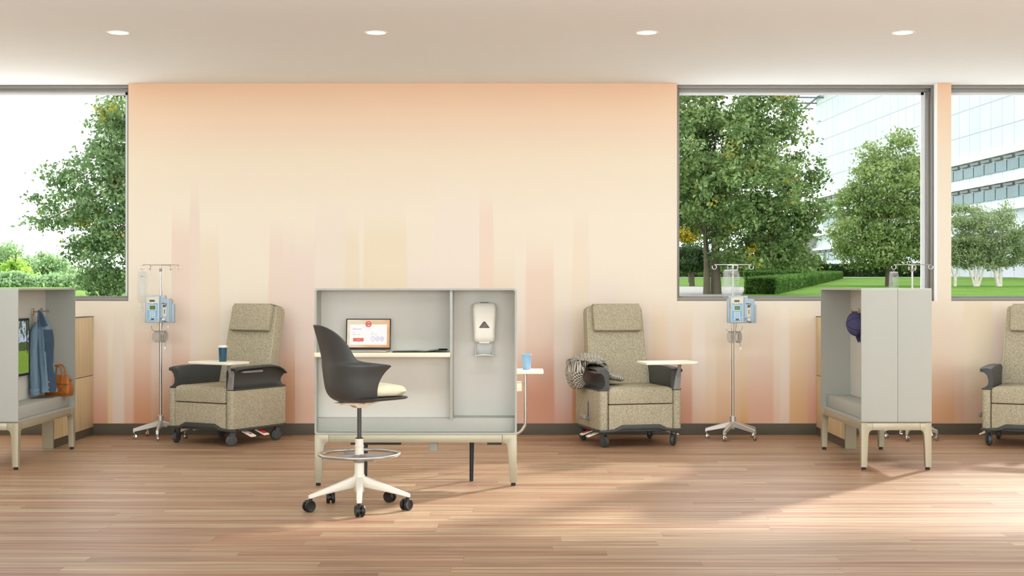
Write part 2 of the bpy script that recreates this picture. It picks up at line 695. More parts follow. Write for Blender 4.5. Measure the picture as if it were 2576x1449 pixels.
M = dict(
    floor=floor_material(), mural=mural_material(), tweed=tweed_material(), veneer=veneer_material(),
    ceiling=mat('white_ceiling_paint', (246, 249, 250), 0.9, noise=0.01, nscale=8),
    plain_wall=mat('warm_white_wall_paint', (232, 222, 208), 0.9),
    baseboard=mat('dark_taupe_baseboard', (92, 84, 70), 0.6),
    winframe=mat('grey_window_aluminium', (128, 124, 118), 0.45, 0.3),
    winwhite=mat('white_window_stop', (236, 238, 240), 0.5),
    glass=glass_material('window_glass', 0.0, (0.97, 0.985, 0.98), 0.04),
    cab=mat('light_grey_laminate', (174, 175, 166), 0.55, noise=0.012, nscale=90, bump=0.05, bscale=500),
    panel=mat('pale_grey_felt_panel', (212, 209, 200), 0.85, noise=0.03, nscale=300, bump=0.15, bscale=700),
    legm=mat('champagne_painted_metal', (176, 168, 144), 0.38, 0.25),
    foot=mat('black_rubber_foot', (32, 30, 28), 0.7),
    worktop=mat('cream_worktop_laminate', (240, 234, 208), 0.45),
    post=mat('dark_blue_black_metal', (38, 44, 52), 0.4, 0.3),
    black=mat('black_plastic', (26, 26, 26), 0.4),
    dgrey=mat('charcoal_plastic', (66, 68, 67), 0.45, noise=0.02, bump=0.04, bscale=900),
    shell=mat('dark_grey_seat_shell', (66, 67, 66), 0.42, noise=0.02, bump=0.05, bscale=900),
    mgrey=mat('mid_grey_plastic', (150, 148, 146), 0.4),
    cream=mat('pale_yellow_seat_fabric', (238, 234, 200), 0.8, noise=0.02, bump=0.1, bscale=500),
    white=mat('warm_white_plastic', (236, 231, 218), 0.4),
    mech=mat('beige_white_plastic', (236, 218, 196), 0.5),
    steel=mat('brushed_steel', (190, 186, 180), 0.28, 0.9),
    chrome=mat('chrome_steel', (205, 203, 198), 0.15, 1.0),
    alu=mat('cast_aluminium', (206, 200, 192), 0.4, 0.55),
    traytop=mat('cream_white_tray', (244, 240, 222), 0.4),
    red=mat('red_label', (226, 62, 44), 0.5),
    pale_piping=mat('pale_piping_thread', (206, 200, 172), 0.8),
    teal=mat('dark_teal_cup', (34, 84, 104), 0.35),
    blue=mat('light_blue_cup', (132, 172, 204), 0.45),
    lid=mat('cream_cup_lid', (240, 232, 222), 0.4),
    pump=mat('pale_blue_pump_housing', (178, 198, 212), 0.4),
    pumpside=mat('pale_blue_pump_side', (170, 190, 204), 0.4),
    pumpface=mat('cream_pump_face', (226, 220, 200), 0.45),
    pumpblue=mat('bright_blue_keypad', (134, 188, 224), 0.45),
    lcd=emit('green_display', (84, 124, 50), 0.8),
    brown=mat('brown_display', (92, 74, 50), 0.4),
    key=mat('white_keys', (240, 236, 226), 0.5),
    cable=mat('grey_power_cable', (178, 172, 162), 0.5),
    clear=film_material('clear_plastic', 0.30, 0.05),
    fluid=film_material('clear_fluid_bag', 0.15, 0.06),
    ink=mat('dark_print', (70, 66, 64), 0.6),
    leather=mat('tan_orange_leather', (168, 98, 34), 0.4, noise=0.14, nscale=30, bump=0.3, bscale=60),
    leather_dark=mat('dark_tan_leather', (128, 70, 22), 0.45, noise=0.1),
    denim=mat('blue_denim', (116, 140, 160), 0.9, noise=0.22, nscale=160, bump=0.35, bscale=300),
    denim_dark=mat('dark_denim_lining', (90, 114, 138), 0.9, noise=0.2, nscale=160),
    navy=mat('faded_navy_cotton', (82, 82, 122), 0.9, noise=0.08, nscale=200, bump=0.15, bscale=500),
    navy_dark=mat('navy_stitching', (56, 56, 92), 0.9),
    brass=mat('brushed_brass', (190, 172, 138), 0.35, 0.6),
    soapwin=mat('dark_brown_window', (72, 58, 50), 0.3),
    graytray=mat('translucent_grey_tray', (206, 206, 200), 0.4),
    paper=mat('paper_sheet', (222, 222, 208), 0.8),
    laptop=mat('silver_grey_laptop', (168, 164, 150), 0.35, 0.4),
    lightring=mat('white_light_trim', (240, 236, 228), 0.5),
)
M['lamp'] = emit('lit_diffuser', (255, 252, 246), 2.2)

# ------------------------------------------------------------------ room shell
bm = B()
bb(bm, -8, 8, -3, 13.6, -0.12, 0)
struct('floor', bm, M['floor'])
bm = B()
bb(bm, -8, 8, -3, 13.75, CEIL, CEIL + 0.2)
struct('ceiling', bm, M['ceiling'])
SILL = 1.249
WX = [(-8.0, -3.592), (1.545, 3.982), (4.113, 8.0)]
bm = B()
bb(bm, -8, 8, WALL_Y, WALL_Y + 0.32, 0, SILL)
bb(bm, WX[0][1], WX[1][0], WALL_Y, WALL_Y + 0.32, SILL, CEIL)
bb(bm, WX[1][1], WX[2][0], WALL_Y, WALL_Y + 0.32, SILL, CEIL)
struct('wall_back', bm, M['mural'])
bm = B()
bb(bm, -8.2, -8, -3, 13.6, 0, CEIL)
struct('wall_left', bm, M['plain_wall'])
bm = B()
bb(bm, 8, 8.2, -3, 13.6, 0, CEIL)
struct('wall_right', bm, M['plain_wall'])
bm = B()
bb(bm, -8, 8, -3.2, -3, 0, CEIL)
struct('wall_front', bm, M['plain_wall'])
bm = B()
bb(bm, -8, 8, WALL_Y - 0.012, WALL_Y, 0, 0.104, 0.002)
struct('baseboard_back', bm, M['baseboard'])

bm = B()
bb(bm, WX[1][1] - 0.004, WX[1][1], WALL_Y, WALL_Y + 0.10, SILL, CEIL)
struct('trim_1', bm, mat('white_reveal_paint', (244, 242, 238), 0.7))
for i, (x0, x1) in enumerate(WX):
    root = bpy.data.objects.new('window_%d' % (i + 1), None)
    COL.objects.link(root)
    root['kind'] = 'structure'
    yf = WALL_Y + 0.10
    bm = B()
    t = 0.028
    # outer grey frame with a stepped profile
    for (a0, a1, b0, b1) in ((x0, x1, CEIL - 0.030, CEIL), (x0, x1, SILL, SILL + 0.030), (x0, x0 + t, SILL + .03, CEIL - .03), (x1 - t, x1, SILL + .03, CEIL - .03)):
        bb(bm, a0, a1, yf, yf + 0.05, b0, b1, 0.002)
    t2 = 0.05
    for (a0, a1, b0, b1) in ((x0, x1, CEIL - 0.055, CEIL), (x0, x1, SILL, SILL + 0.046), (x0, x0 + t2 - .01, SILL + .046, CEIL - .055), (x1 - t2, x1, SILL + .046, CEIL - .055)):
        bb(bm, a0, a1, yf + 0.05, yf + 0.12, b0, b1, 0.002)
    obj('window_frame', bm, M['winframe'], root)
    bm = B()
    bb(bm, x0 + 0.03, x1 - 0.05, yf + 0.125, yf + 0.145, CEIL - 0.078, CEIL - 0.052)
    bb(bm, x1 - 0.088, x1 - 0.05, yf + 0.125, yf + 0.145, SILL + 0.04, CEIL - 0.052)
    bb(bm, x1 - 0.062, x1 - 0.048, yf + 0.115, yf + 0.125, SILL + 0.04, CEIL - 0.052)
    obj('glazing_stop', bm, M['winwhite'], root)
    bm = B()
    bb(bm, x0 + 0.01, x1 - 0.02, yf + 0.13, yf + 0.136, SILL + 0.01, CEIL - 0.03)
    obj('glass_pane', bm, M['glass'], root)

# ------------------------------------------------------------------ recessed ceiling lights
names = ['leftmost', 'second from the left', 'third from the left', 'rightmost']
for k, lx in enumerate((-2.95, -1.02, 1.01, 2.93)):
    t = thing('ceiling_light', 'round white recessed ceiling downlight, %s of the four' % names[k], 'ceiling light', (lx, 10.61, CEIL), group='recessed ceiling downlights')
    bm = B()
    lathe(bm, [(0.072, -0.001), (0.082, -0.005), (0.09, -0.003), (0.092, 0.0), (0.072, 0.0)], seg=40)
    obj('trim_ring', bm, M['lightring'], t)
    bm = B()
    lathe(bm, [(0.0, -0.0025), (0.073, -0.0025), (0.073, 0.0), (0.0, 0.0)], seg=40)
    obj('diffuser', bm, M['lamp'], t)
    d = bpy.data.lights.new('downlight', 'SPOT')
    d.energy = 46
    d.spot_size = R(125)
    d.spot_blend = 0.8
    d.shadow_soft_size = 0.07
    d.color = (1.0, 0.97, 0.93)
    o = bpy.data.objects.new('downlight', d)
    COL.objects.link(o)
    o.location = (0, 0, -0.012)
    o.parent = t

# ------------------------------------------------------------------ cabinet with open front (module: front faces -y, x centred, front plane at y=0)
CW, CDP = 1.403, 0.53
ZB, ZR, ZT = 0.355, 0.300, 1.370


def cab_leg(sx, sy):
    """corner leg whose outer corner is at 0,0, reaching inward +x,+y (mirrored by sx, sy)"""
    bm = B()
    pts = [(0, ZB), (0.100, ZB), (0.100, ZR + 0.001), (0.082, ZR - 0.004), (0.070, ZR - 0.018), (0.064, ZR - 0.045), (0.046, 0.022), (0, 0.022)]
    prism(bm, pts, 0, 0.045, 'y', 0.003)
    pts2 = [(0, ZB - .001), (0.085, ZB - .001), (0.085, ZR + 0.001), (0.07, ZR - 0.004), (0.06, ZR - 0.018), (0.054, ZR - 0.045), (0.044, 0.022), (0, 0.022)]
    prism(bm, [(p[0] + 0.0006, p[1] - 0.0004) for p in pts2], 0.0006, 0.0444, 'x', 0.003)
    bmesh.ops.scale(bm, vec=(sx, sy, 1), verts=bm.verts[:])
    f = B()
    cyl(f, (sx * 0.024, sy * 0.024, 0), (sx * 0.024, sy * 0.024, 0.023), 0.017, 0.015)
    return bm, f


def cabinet(label, loc, rz, kind):
    CDP = 0.275 if kind == 'desk' else 0.53
    t = thing('open_front_cabinet', label, 'cabinet', loc, rz)
    hw = CW / 2
    th = 0.013
    mid = 0.275
    # outer carcass: two back-to-back modules, rounded top corners
    bm = B()
    for (y0, y1) in ((0.0, mid - 0.0012), (mid + 0.0012, CDP))[:1 if kind == 'desk' else 2]:
        r = 0.018
        out = rrect(-hw, hw, ZB, ZT, r)
        inn = rrect(-hw + th, hw - th, ZB + th, ZT - th, r - 0.006)
        tm = bmesh.new()
        ring = []
        for pts, y in ((out, y0 + 0.002), (out, y1), (inn, y1), (inn, y0 + 0.002), ([(p[0] * 0.9985, p[1]) for p in inn], y0), ([(p[0] * 0.9985, p[1]) for p in out], y0)):
            ring.append([tm.verts.new((p[0], y, p[1])) for p in pts])
        n = len(out)
        for a in range(len(ring)):
            ra, rb = ring[a], ring[(a + 1) % len(ring)]
            for k in range(n):
                tm.faces.new((ra[k], ra[(k + 1) % n], rb[(k + 1) % n], rb[k]))
        merge(bm, tm)
    obj('carcass', bm, M['cab'], t, 30)
    # back panels (both modules face outward, the panel in the middle)
    bm = B()
    bb(bm, -hw + th, hw - th, mid - 0.025, mid - 0.003 if kind == 'desk' else mid + 0.02, ZB + th, ZT - th)
    obj('back_panel', bm, M['panel'], t)
    # plinth inside
    bm = B()
    bb(bm, -hw + th, hw - th, 0.045, mid - 0.02, ZB + th + 0.001, 0.466, 0.003)
    if kind != 'desk':
        bb(bm, -hw + th, hw - th, mid + 0.02, CDP - 0.04, ZB + th + 0.001, 0.466, 0.003)
    obj('raised_bottom', bm, M['cab'], t)
    # legs, rails
    for sx, sy, cx, cy in ((1, 1, -hw, 0), (-1, 1, hw, 0), (1, -1, -hw, CDP), (-1, -1, hw, CDP))[:2 if kind == 'desk' else 4]:
        lg, ft = cab_leg(sx, sy)
        lo = obj('leg', lg, M['legm'], t, 30, (cx, cy, 0))
        obj('foot_pad', ft, M['foot'], lo)
    bm = B()
    for y0 in (0.002, CDP - 0.042):
        bb(bm, -hw + 0.1012, hw - 0.1012, y0, y0 + 0.04, ZR, ZB - .001, 0.002)
    for x0 in (-hw + 0.002, hw - 0.042):
        bb(bm, x0, x0 + 0.04, 0.0862, CDP - 0.0428 if kind == 'desk' else CDP - 0.0862, ZR, ZB - .001, 0.002)
    obj('base_rail', bm, M['legm'], t)
    return t


desk = cabinet('light grey workstation cabinet with open front standing behind the drafting stool', (-0.668, 9.81, 0), 0, 'desk')
hw = CW / 2
DX = -0.668
bm = B()
dv0, dv1 = PX(1131.5, 9.83) - DX, PX(1138.5, 9.83) - DX
bb(bm, dv0, dv1, 0.012, 0.26, 0.462, ZT - 0.013, 0.002)
obj('divider', bm, M['cab'], desk)
bm = B()
bb(bm, -hw + 0.013, dv0, 0.10, 0.26, 0.467, 0.893)
obj('modesty_panel', bm, M['panel'], desk)
bm = B()
pts = rrect(-hw - 0.004, dv0 + 0.006, -0.035, 0.26, 0.02)
prism(bm, pts, 0.893, 0.925, 'z', 0.005)
obj('worktop', bm, M['worktop'], desk)
for px in (1186, 919):
    bm = B()
    x = PX(px, 10.07) - DX
    cyl(bm, (x, 0.252, 0.0), (x + 0.004, 0.252, ZR + .05), 0.014, 0.017)
    o = obj('support_leg', bm, M['post'], desk)
    o['label'] = 'dark slim support leg under the middle'
for a_, b_ in ((885, 1010), (1226, 1262)):
    bm = B()
    bb(bm, PX(a_, 10.05) - DX, PX(b_, 10.05) - DX, 0.17, 0.23, 0.266, ZB)
    obj('cable_tray', bm, M['black'], desk)
bm = B()
bb(bm, PX(1083, 10.1) - DX, PX(1104, 10.1) - DX, 0.12, 0.20, 0.228, ZB, 0.003)
obj('power_box', bm, M['cab'], desk)

cl = cabinet('light grey open cabinet by the left edge with denim jacket inside', (-3.722, 11.363, 0), R(90), 'wardrobe')
cr = cabinet('light grey open cabinet near the right side with navy cap inside', (2.632, 11.363, 0), R(-90), 'wardrobe')


def hook_rail(parent, xs, z):
    """brass hook plates on the back panel (local front -y)"""
    for x in xs:
        bm = B()
        bb(bm, x - 0.022, x + 0.022, 0.242, 0.2505, z - 0.028, z + 0.028, 0.004)
        cyl(bm, (x, 0.245, z), (x, 0.185, z + 0.002), 0.006)
        lathe(bm, [(0, -0.004), (0.010, -0.003), (0.011, 0.003), (0.0, 0.006)], (x, 0.183, z + 0.003), 14, 'y')
        cyl(bm, (x, 0.190, z), (x, 0.184, z + 0.022), 0.005)
        obj('coat_hook', bm, M['brass'], parent)


hook_rail(cl, (11.725 - 11.363, 11.93 - 11.363), 1.175)
hook_rail(cr, (-(11.74 - 11.363), -(11.5 - 11.363)), 1.175)


# ------------------------------------------------------------------ wood partitions behind the side cabinets
def partition(label, xc):
    t = thing('partition_screen', label, 'partition', (xc, 0, 0))
    y0, y1, ztop = 12.075, WALL_Y - 0.001, 1.102
    bm = B()
    bb(bm, -0.038, 0.038, y0 + 0.03, y1, 0.07, ztop - 0.004)
    obj('core', bm, M['baseboard'], t)
    for (z0, z1) in ((0.074, 0.553), (0.559, ztop)):
        bm = B()
        for s in (-1, 1):
            bb(bm, s * 0.038, s * 0.046, y0 + 0.03, y1 - 0.004, z0, z1, 0.0015)
        obj('wood_panel', bm, M['veneer'], t)
    bm = B()
    bb(bm, -0.047, 0.047, y0, y0 + 0.03, 0, ztop, 0.002)
    obj('end_post', bm, M['legm'], t)
    bm = B()
    bb(bm, -0.042, 0.042, y0 + 0.03, y1, 0, 0.07)
    obj('plinth', bm, M['baseboard'], t)
    bm = B()
    bb(bm, -0.048, 0.048, y0 + 0.02, y1, ztop, ztop + 0.006)
    obj('top_cap', bm, M['baseboard'], t)


partition('low pale wood partition behind the cabinet with the denim jacket', -3.964)
partition('low pale wood partition behind the cabinet with the navy cap', 2.892)


# ------------------------------------------------------------------ laptop on the worktop
def text_bm(txt, size, x, z, mt, parent, name, ax='LEFT', depth=0.0003):
    cu = bpy.data.curves.new('txt', 'FONT')
    cu.body = txt
    cu.size = size
    cu.align_x = ax
    cu.resolution_u = 3
    o = bpy.data.objects.new('txt', cu)
    COL.objects.link(o)
    dg = bpy.context.evaluated_depsgraph_get()
    me = bpy.data.meshes.new_from_object(o.evaluated_get(dg))
    bpy.data.objects.remove(o)
    bpy.data.curves.remove(cu)
    me.materials.clear()
    me.transform(Matrix.Translation((x, -depth, z)) @ Matrix.Rotation(PI / 2, 4, 'X'))
    q = link_mesh(name, me, mt, parent)
    return q


lap = thing('laptop', 'open laptop with orange welcome screen on the worktop', 'laptop', (PX(922.5, 9.93), 9.93, 0.925), R(-2))
LW = 0.318
bm = B()
bb(bm, -LW / 2, LW / 2, -0.145, 0.07, 0.001, 0.014, 0.004)
obj('base', bm, M['laptop'], lap)
bm = B()
for r_ in range(5):
    for c_ in range(14):
        x = -0.135 + c_ * 0.0205
        y = 0.035 - r_ * 0.019
        bb(bm, x - 0.0085, x + 0.0085, y - 0.008, y + 0.008, 0.014, 0.0155)
obj('keyboard', bm, M['black'], lap)
TILT = R(-7)
scr = B()
bb(scr, -LW / 2, LW / 2, 0.0, 0.006, 0, 0.218, 0.003)
scr = obj('lid', scr, M['black'], lap, 35, (0, 0.072, 0.013), (TILT, 0, 0))


def screen_mat():
    g = NT('orange_gradient_wallpaper')
    x, y, z = g.xyz(g.pos())
    f = g.math('ADD', g.math('MULTIPLY', x, 2.4), g.math('MULTIPLY', g.math('SUBTRACT', 0.2, z), 1.6))
    wv = g.math('SINE', g.math('ADD', g.math('MULTIPLY', x, 38.0), g.math('MULTIPLY', z, 70.0)))
    f2 = g.math('ADD', g.math('MULTIPLY', wv, 0.10), g.math('ADD', f, 0.35))
    c = g.ramp(f2, [(0.0, lin((245, 232, 205))), (0.4, lin((240, 208, 165))), (0.8, lin((240, 175, 110))), (1.0, lin((238, 165, 95)))])
    g.b.inputs['Base Color'].default_value = (0.02, 0.02, 0.02, 1)
    g.l(c, g.b.inputs['Emission Color'])
    g.b.inputs['Emission Strength'].default_value = 0.95
    return g.m


E = {k: emit('screen_' + k, c, 1.0) for k, c in dict(white=(253, 247, 242), red=(226, 84, 66), purple=(110, 96, 214), grey=(90, 90, 90)).items()}
bm = B()
bb(bm, -0.151, 0.151, -0.0006, 0.001, 0.014, 0.211)
obj('display', bm, screen_mat(), scr)


def quad(x0, x1, z0, z1, d):
    bm = B()
    bb(bm, x0, x1, -d, -d + 0.0002, z0, z1)
    return bm


# panel px -> lid coordinates (display spans px 868..979, y 806..877)
def lx(px):
    return (px - 923.5) / 112.0 * 0.318


def lz(py):
    return (881 - py) * 0.218 / 78.0


obj('white_card', quad(lx(877), lx(970), lz(869.5), lz(817.5), 0.0009), E['white'], scr)
bm = B()
lathe(bm, [(0, 0), (0.0225, 0), (0.0225, 0.0003), (0, 0.0003)], (lx(923.5), -0.0012, lz(817)), 32, 'y')
obj('date_badge', bm, E['red'], scr)
obj('check_in_button', quad(lx(885.5), lx(912), lz(861), lz(852), 0.0011), E['red'], scr)
text_bm('SEP', 0.008, lx(923.5), lz(814), E['white'], scr, 'badge_month', 'CENTER', 0.0019)
text_bm('19', 0.019, lx(923.5), lz(823), E['white'], scr, 'badge_day', 'CENTER', 0.0019)
text_bm('Welcome', 0.0155, lx(884), lz(831), E['purple'], scr, 'welcome_text', 'LEFT', 0.0014)
text_bm('Date', 0.0080, lx(884), lz(840), E['purple'], scr, 'date_heading', 'LEFT', 0.0014)
text_bm('September 19, 2021', 0.0070, lx(884), lz(844), E['grey'], scr, 'date_text', 'LEFT', 0.0014)
text_bm('Time', 0.0080, lx(931), lz(840), E['purple'], scr, 'time_heading', 'LEFT', 0.0014)
text_bm('10am \u2013 12pm', 0.0070, lx(931), lz(844), E['grey'], scr, 'time_text', 'LEFT', 0.0014)
text_bm('CHECK IN', 0.0058, lx(898.7), lz(857.4), E['white'], scr, 'button_text', 'CENTER', 0.0019)
for k, (px, s, cap) in enumerate(((935.5, '?', 'Help'), (946.8, '/', 'Edit'), (958, '=', 'Menu'))):
    bm = B()
    tube(bm, [(lx(px) + 0.0138 * math.cos(a * PI / 12), -0.0014, lz(853.8) + 0.0138 * math.sin(a * PI / 12)) for a in range(24)], 0.0009, 6, True)
    if s == '/':
        tube(bm, [(lx(px) - .005, -.0014, lz(857)), (lx(px) + .001, -.0014, lz(855)), (lx(px) + .005, -.0014, lz(850.5))], 0.0012, 6)
        tube(bm, [(lx(px) - .004, -.0014, lz(852)), (lx(px) + .001, -.0014, lz(855))], 0.0009, 6)
    if s == '=':
        for dz in (-0.004, 0.0, 0.004):
            tube(bm, [(lx(px) - .006, -.0014, lz(853.8) + dz), (lx(px) + .006, -.0014, lz(853.8) + dz)], 0.0009, 6)
    obj('round_icon', bm, E['purple'], scr)
    if s == '?':
        text_bm('?', 0.016, lx(px), lz(855.5), E['purple'], scr, 'question_mark', 'CENTER', 0.0014)
    text_bm(cap, 0.0055, lx(px), lz(861.5), E['purple'], scr, 'icon_caption', 'CENTER', 0.0014)

# open folder of papers on the worktop
fold = thing('open_folder', 'open folder of papers lying beside the laptop', 'folder', (PX(1056, 9.9), 9.9, 0.926))
bm = B()
rows = []
for j in range(2):
    y = -0.09 + 0.2 * j
    rows.append([(x, y + (0.02 if x > 0.05 else 0.0), zz) for x, zz in ((-0.19, 0.003), (-0.1, 0.002), (0.045, 0.0), (0.12, 0.008), (0.195, 0.013))])
t_ = bmesh.new()
vs = [[t_.verts.new(p) for p in r] for r in rows]
for k in range(4):
    t_.faces.new((vs[0][k], vs[0][k + 1], vs[1][k + 1], vs[1][k]))
bmesh.ops.solidify(t_, geom=t_.faces[:], thickness=-0.002)
merge(bm, t_)
obj('cover', bm, M['black'], fold)
bm = B()
for q in range(2):
    t_ = bmesh.new()
    pr = ((-0.185, 0.0065), (-0.1, 0.0075), (-0.02, 0.009), (0.04, 0.005)) if q == 0 else ((0.05, 0.006), (0.08, 0.014), (0.13, 0.018), (0.19, 0.018))
    vs = [[t_.verts.new((x, -0.082 + 0.185 * j, zz)) for x, zz in pr] for j in range(2)]
    for k in range(3):
        t_.faces.new((vs[0][k], vs[0][k + 1], vs[1][k + 1], vs[1][k]))
    bmesh.ops.solidify(t_, geom=t_.faces[:], thickness=0.003)
    merge(bm, t_)
obj('pages', bm, M['paper'], fold)

# ------------------------------------------------------------------ soap dispenser
DY = 9.81 + 0.25
sd = thing('soap_dispenser', 'white wall-mounted soap dispenser in the right compartment of the workstation', 'soap dispenser', (PX(1219, DY), DY, 0))


def sdz(py):
    return PZ(py, DY - 0.06)


rings = []
prof = [(0.0, 0.078, 0.075), (0.0, 0.088, 0.085)]
zs = [762, 766, 775, 790, 805, 820, 835, 848, 856, 861]
hwid = [0.068, 0.079, 0.083, 0.083, 0.080, 0.077, 0.075, 0.075, 0.073, 0.064]
dep = [0.066, 0.080, 0.092, 0.100, 0.102, 0.102, 0.100, 0.098, 0.094, 0.080]
for z, h, d in zip(zs, hwid, dep):
    r = 0.025
    rings.append([(p[0], -p[1], sdz(z)) for p in rrect(-h, h, 0.0, d, r)])
bm = B()
loft(bm, rings)
prism(bm, [(-0.042, sdz(858)), (0.042, sdz(858)), (0.034, sdz(864)), (-0.034, sdz(864))], -0.085, -0.03, 'y', 0.004)
obj('body', bm, M['white'], sd, 50)
bm = B()
tri = [(-0.037, sdz(824.5)), (-0.034, sdz(822)), (-0.008, sdz(809.5)), (0.0, sdz(808)), (0.008, sdz(809.5)), (0.034, sdz(822)), (0.037, sdz(824.5))]
prism(bm, tri, -0.1045, -0.098, 'y', 0.001)
obj('level_window', bm, M['soapwin'], sd)
bm = B()
bb(bm, -0.03, 0.03, -0.06, -0.02, sdz(762) - .002, sdz(762) + .004, 0.002)
obj('top_latch', bm, M['black'], sd)
bm = B()
bb(bm, -0.06, 0.06, -0.012, 0.0, sdz(892), sdz(858), 0.002)
tray = [(-0.064, sdz(893)), (-0.03, sdz(891)), (0, sdz(890)), (0.03, sdz(891)), (0.064, sdz(893)), (0.062, sdz(895.5)), (0.03, sdz(894.5)), (0, sdz(894)), (-0.03, sdz(894.5)), (-0.062, sdz(895.5))]
prism(bm, tray, -0.085, 0.0, 'y', 0.001)
for s in (-1, 1):
    prism(bm, [(-0.012, sdz(860)), (0, sdz(860)), (0, sdz(894)), (-0.082, sdz(894)), (-0.05, sdz(884))], s * 0.058, s * 0.063, 'x')
obj('drip_tray', bm, M['graytray'], sd)

# ------------------------------------------------------------------ side table behind the workstation with blue cup
st = thing('side_table', 'white topped side table with bent steel tube behind the workstation', 'side table', (0, 0, 0))
bm = B()
prism(bm, rrect(-0.30, PX(1367, 10.6), 10.52, 10.80, 0.012), 0.732, 0.757, 'z', 0.004)
obj('tabletop', bm, M['traytop'], st)
bm = B()
tx = PX(1321.5, 10.62)
tube(bm, spline([(tx, 10.62, 0.732), (tx, 10.62, 0.55), (tx, 10.62, 0.37), (tx - 0.012, 10.62, 0.325), (tx - 0.045, 10.62, 0.288), (tx - 0.09, 10.62, 0.277), (tx - 0.2, 10.62, 0.277), (tx - 0.5, 10.62, 0.277)], 6), 0.0115, 12)
tube(bm, [(tx - 0.40, 10.62, 0.277), (tx - 0.40, 10.62, 0.0)], 0.0115, 12)
obj('bent_tube_leg', bm, M['steel'], st)
bm = B()
bb(bm, -0.30, PX(1312.5, 10.6), 10.56, 10.78, 0.600, 0.662, 0.004)
obj('drawer', bm, M['worktop'], st)


def cup(label, loc, h, rt, rb, mbody, mlid):
    t = thing('coffee_cup', label, 'cup', loc)
    bm = B()
    lathe(bm, [(0, 0), (rb, 0), (rb + 0.001, 0.002), (rt - 0.002, h * 0.86), (rt, h * 0.87), (rt - 0.003, h * 0.86), (0, h * 0.85)], seg=36)
    obj('cup_body', bm, mbody, t, 40)
    bm = B()
    lathe(bm, [(0, h * 0.86), (rt + 0.003, h * 0.86), (rt + 0.004, h * 0.90), (rt + 0.001, h * 0.91), (rt - 0.001, h * 0.985), (rt - 0.006, h), (rt - 0.01, h * 0.965), (0, h * 0.96)], seg=36)
    obj('lid', bm, mlid, t, 40)
    return t


cup('light blue paper cup with lid on the white side table', (PX(1325, 10.62), 10.66, 0.7575), 0.119, 0.036, 0.028, M['blue'], M['blue'])


# ------------------------------------------------------------------ drafting stool
sx0, sy0 = PX(904, 8.81), 8.81
stool = thing('drafting_stool', 'tall dark grey bucket drafting stool with cream seat in front of the workstation', 'stool', (sx0, sy0, 0), 0)
ANG = [-84, -84 + 72, -84 + 144, -84 + 216, -84 + 288]
bm = B()
lathe(bm, [(0, 0.105), (0.030, 0.105), (0.034, 0.13), (0.040, 0.16), (0.036, 0.205), (0.030, 0.215), (0.030, 0.283), (0.026, 0.287), (0, 0.287)], seg=32)
for a in ANG:
    ca, sa = math.cos(R(a)), math.sin(R(a))
    rings = []
    for r_, zt, zb, w_ in ((0.015, 0.205, 0.140, 0.026), (0.06, 0.192, 0.130, 0.023), (0.15, 0.160, 0.115, 0.020), (0.25, 0.126, 0.096, 0.017), (0.315, 0.104, 0.080, 0.016), (0.325, 0.098, 0.080, 0.014)):
        ring = []
        for u, v in ((-1, 0.15), (-0.75, 0.0), (0.75, 0.0), (1, 0.15), (1, 0.8), (0.7, 1.0), (-0.7, 1.0), (-1, 0.8)):
            lx_, lz_ = u * w_, zb + (zt - zb) * v
            ring.append((r_ * ca - lx_ * sa, r_ * sa + lx_ * ca, lz_))
        rings.append(ring)
    loft(bm, rings)
obj('star_base', bm, M['white'], stool, 40)
for k, a in enumerate(ANG):
    ca, sa = math.cos(R(a)), math.sin(R(a))
    b2 = B()
    rot = R((20, -35, 60, 10, -50)[k])
    cx, cy = 0.312 * ca, 0.312 * sa
    ax = Vector((math.cos(rot), math.sin(rot), 0))
    fw = Vector((-math.sin(rot), math.cos(rot), 0))
    cen = Vector((cx, cy, 0.036)) - fw * 0.012
    for s in (-1, 1):
        p0 = cen + ax * s * 0.006
        p1 = cen + ax * s * 0.027
        t_ = bmesh.new()
        merge(b2, merge(t_, lathe(B(), [(0, 0.0), (0.034, 0.0), (0.036, 0.003), (0.036, 0.016), (0.032, 0.021), (0.026, 0.019), (0, 0.020)], seg=28),
                        Matrix.Translation(p0) @ Vector((0, 0, 1)).rotation_difference(ax * s).to_matrix().to_4x4()))
    cyl(b2, cen - ax * 0.008, cen + ax * 0.008, 0.02)
    cyl(b2, (cx, cy, 0.045), (cx, cy, 0.086), 0.011)
    box(b2, cen + Vector((0, 0, 0.026)), (0.016, 0.04, 0.022), 0.006, 2, (0, 0, rot))
    obj('caster', b2, M['black'], stool, 40)
bm = B()
tube(bm, [(0.247 * math.cos(k * PI / 32), 0.247 * math.sin(k * PI / 32), 0.338) for k in range(64)], 0.0105, 12, True)
obj('foot_ring', bm, M['steel'], stool, 60)
bm = B()
for k in range(4):
    a = R(28 + 90 * k)
    ca, sa = math.cos(a), math.sin(a)
    rings = []
    for r_, h_ in ((0.02, 0.018), (0.12, 0.014), (0.243, 0.009)):
        rings.append([(r_ * ca - u * 0.009 * sa, r_ * sa + u * 0.009 * ca, 0.322 + v * h_) for u, v in ((-1, -1), (1, -1), (0.6, 1), (-0.6, 1))])
    loft(bm, rings)
lathe(bm, [(0, 0.287), (0.030, 0.287), (0.048, 0.306), (0.05, 0.325), (0.036, 0.336), (0, 0.336)], seg=32)
obj('ring_spokes', bm, M['mgrey'], stool, 40)
bm = B()
lathe(bm, [(0.02, 0.33), (0.029, 0.335), (0.027, 0.37), (0.027, 0.383), (0.030, 0.385), (0.030, 0.391), (0.026, 0.393), (0.026, 0.433), (0.020, 0.438), (0.0, 0.438)], seg=32)
obj('column_sleeve', bm, M['white'], stool, 40)
bm = B()
cyl(bm, (0, 0, 0.43), (0, 0, 0.65), 0.0135)
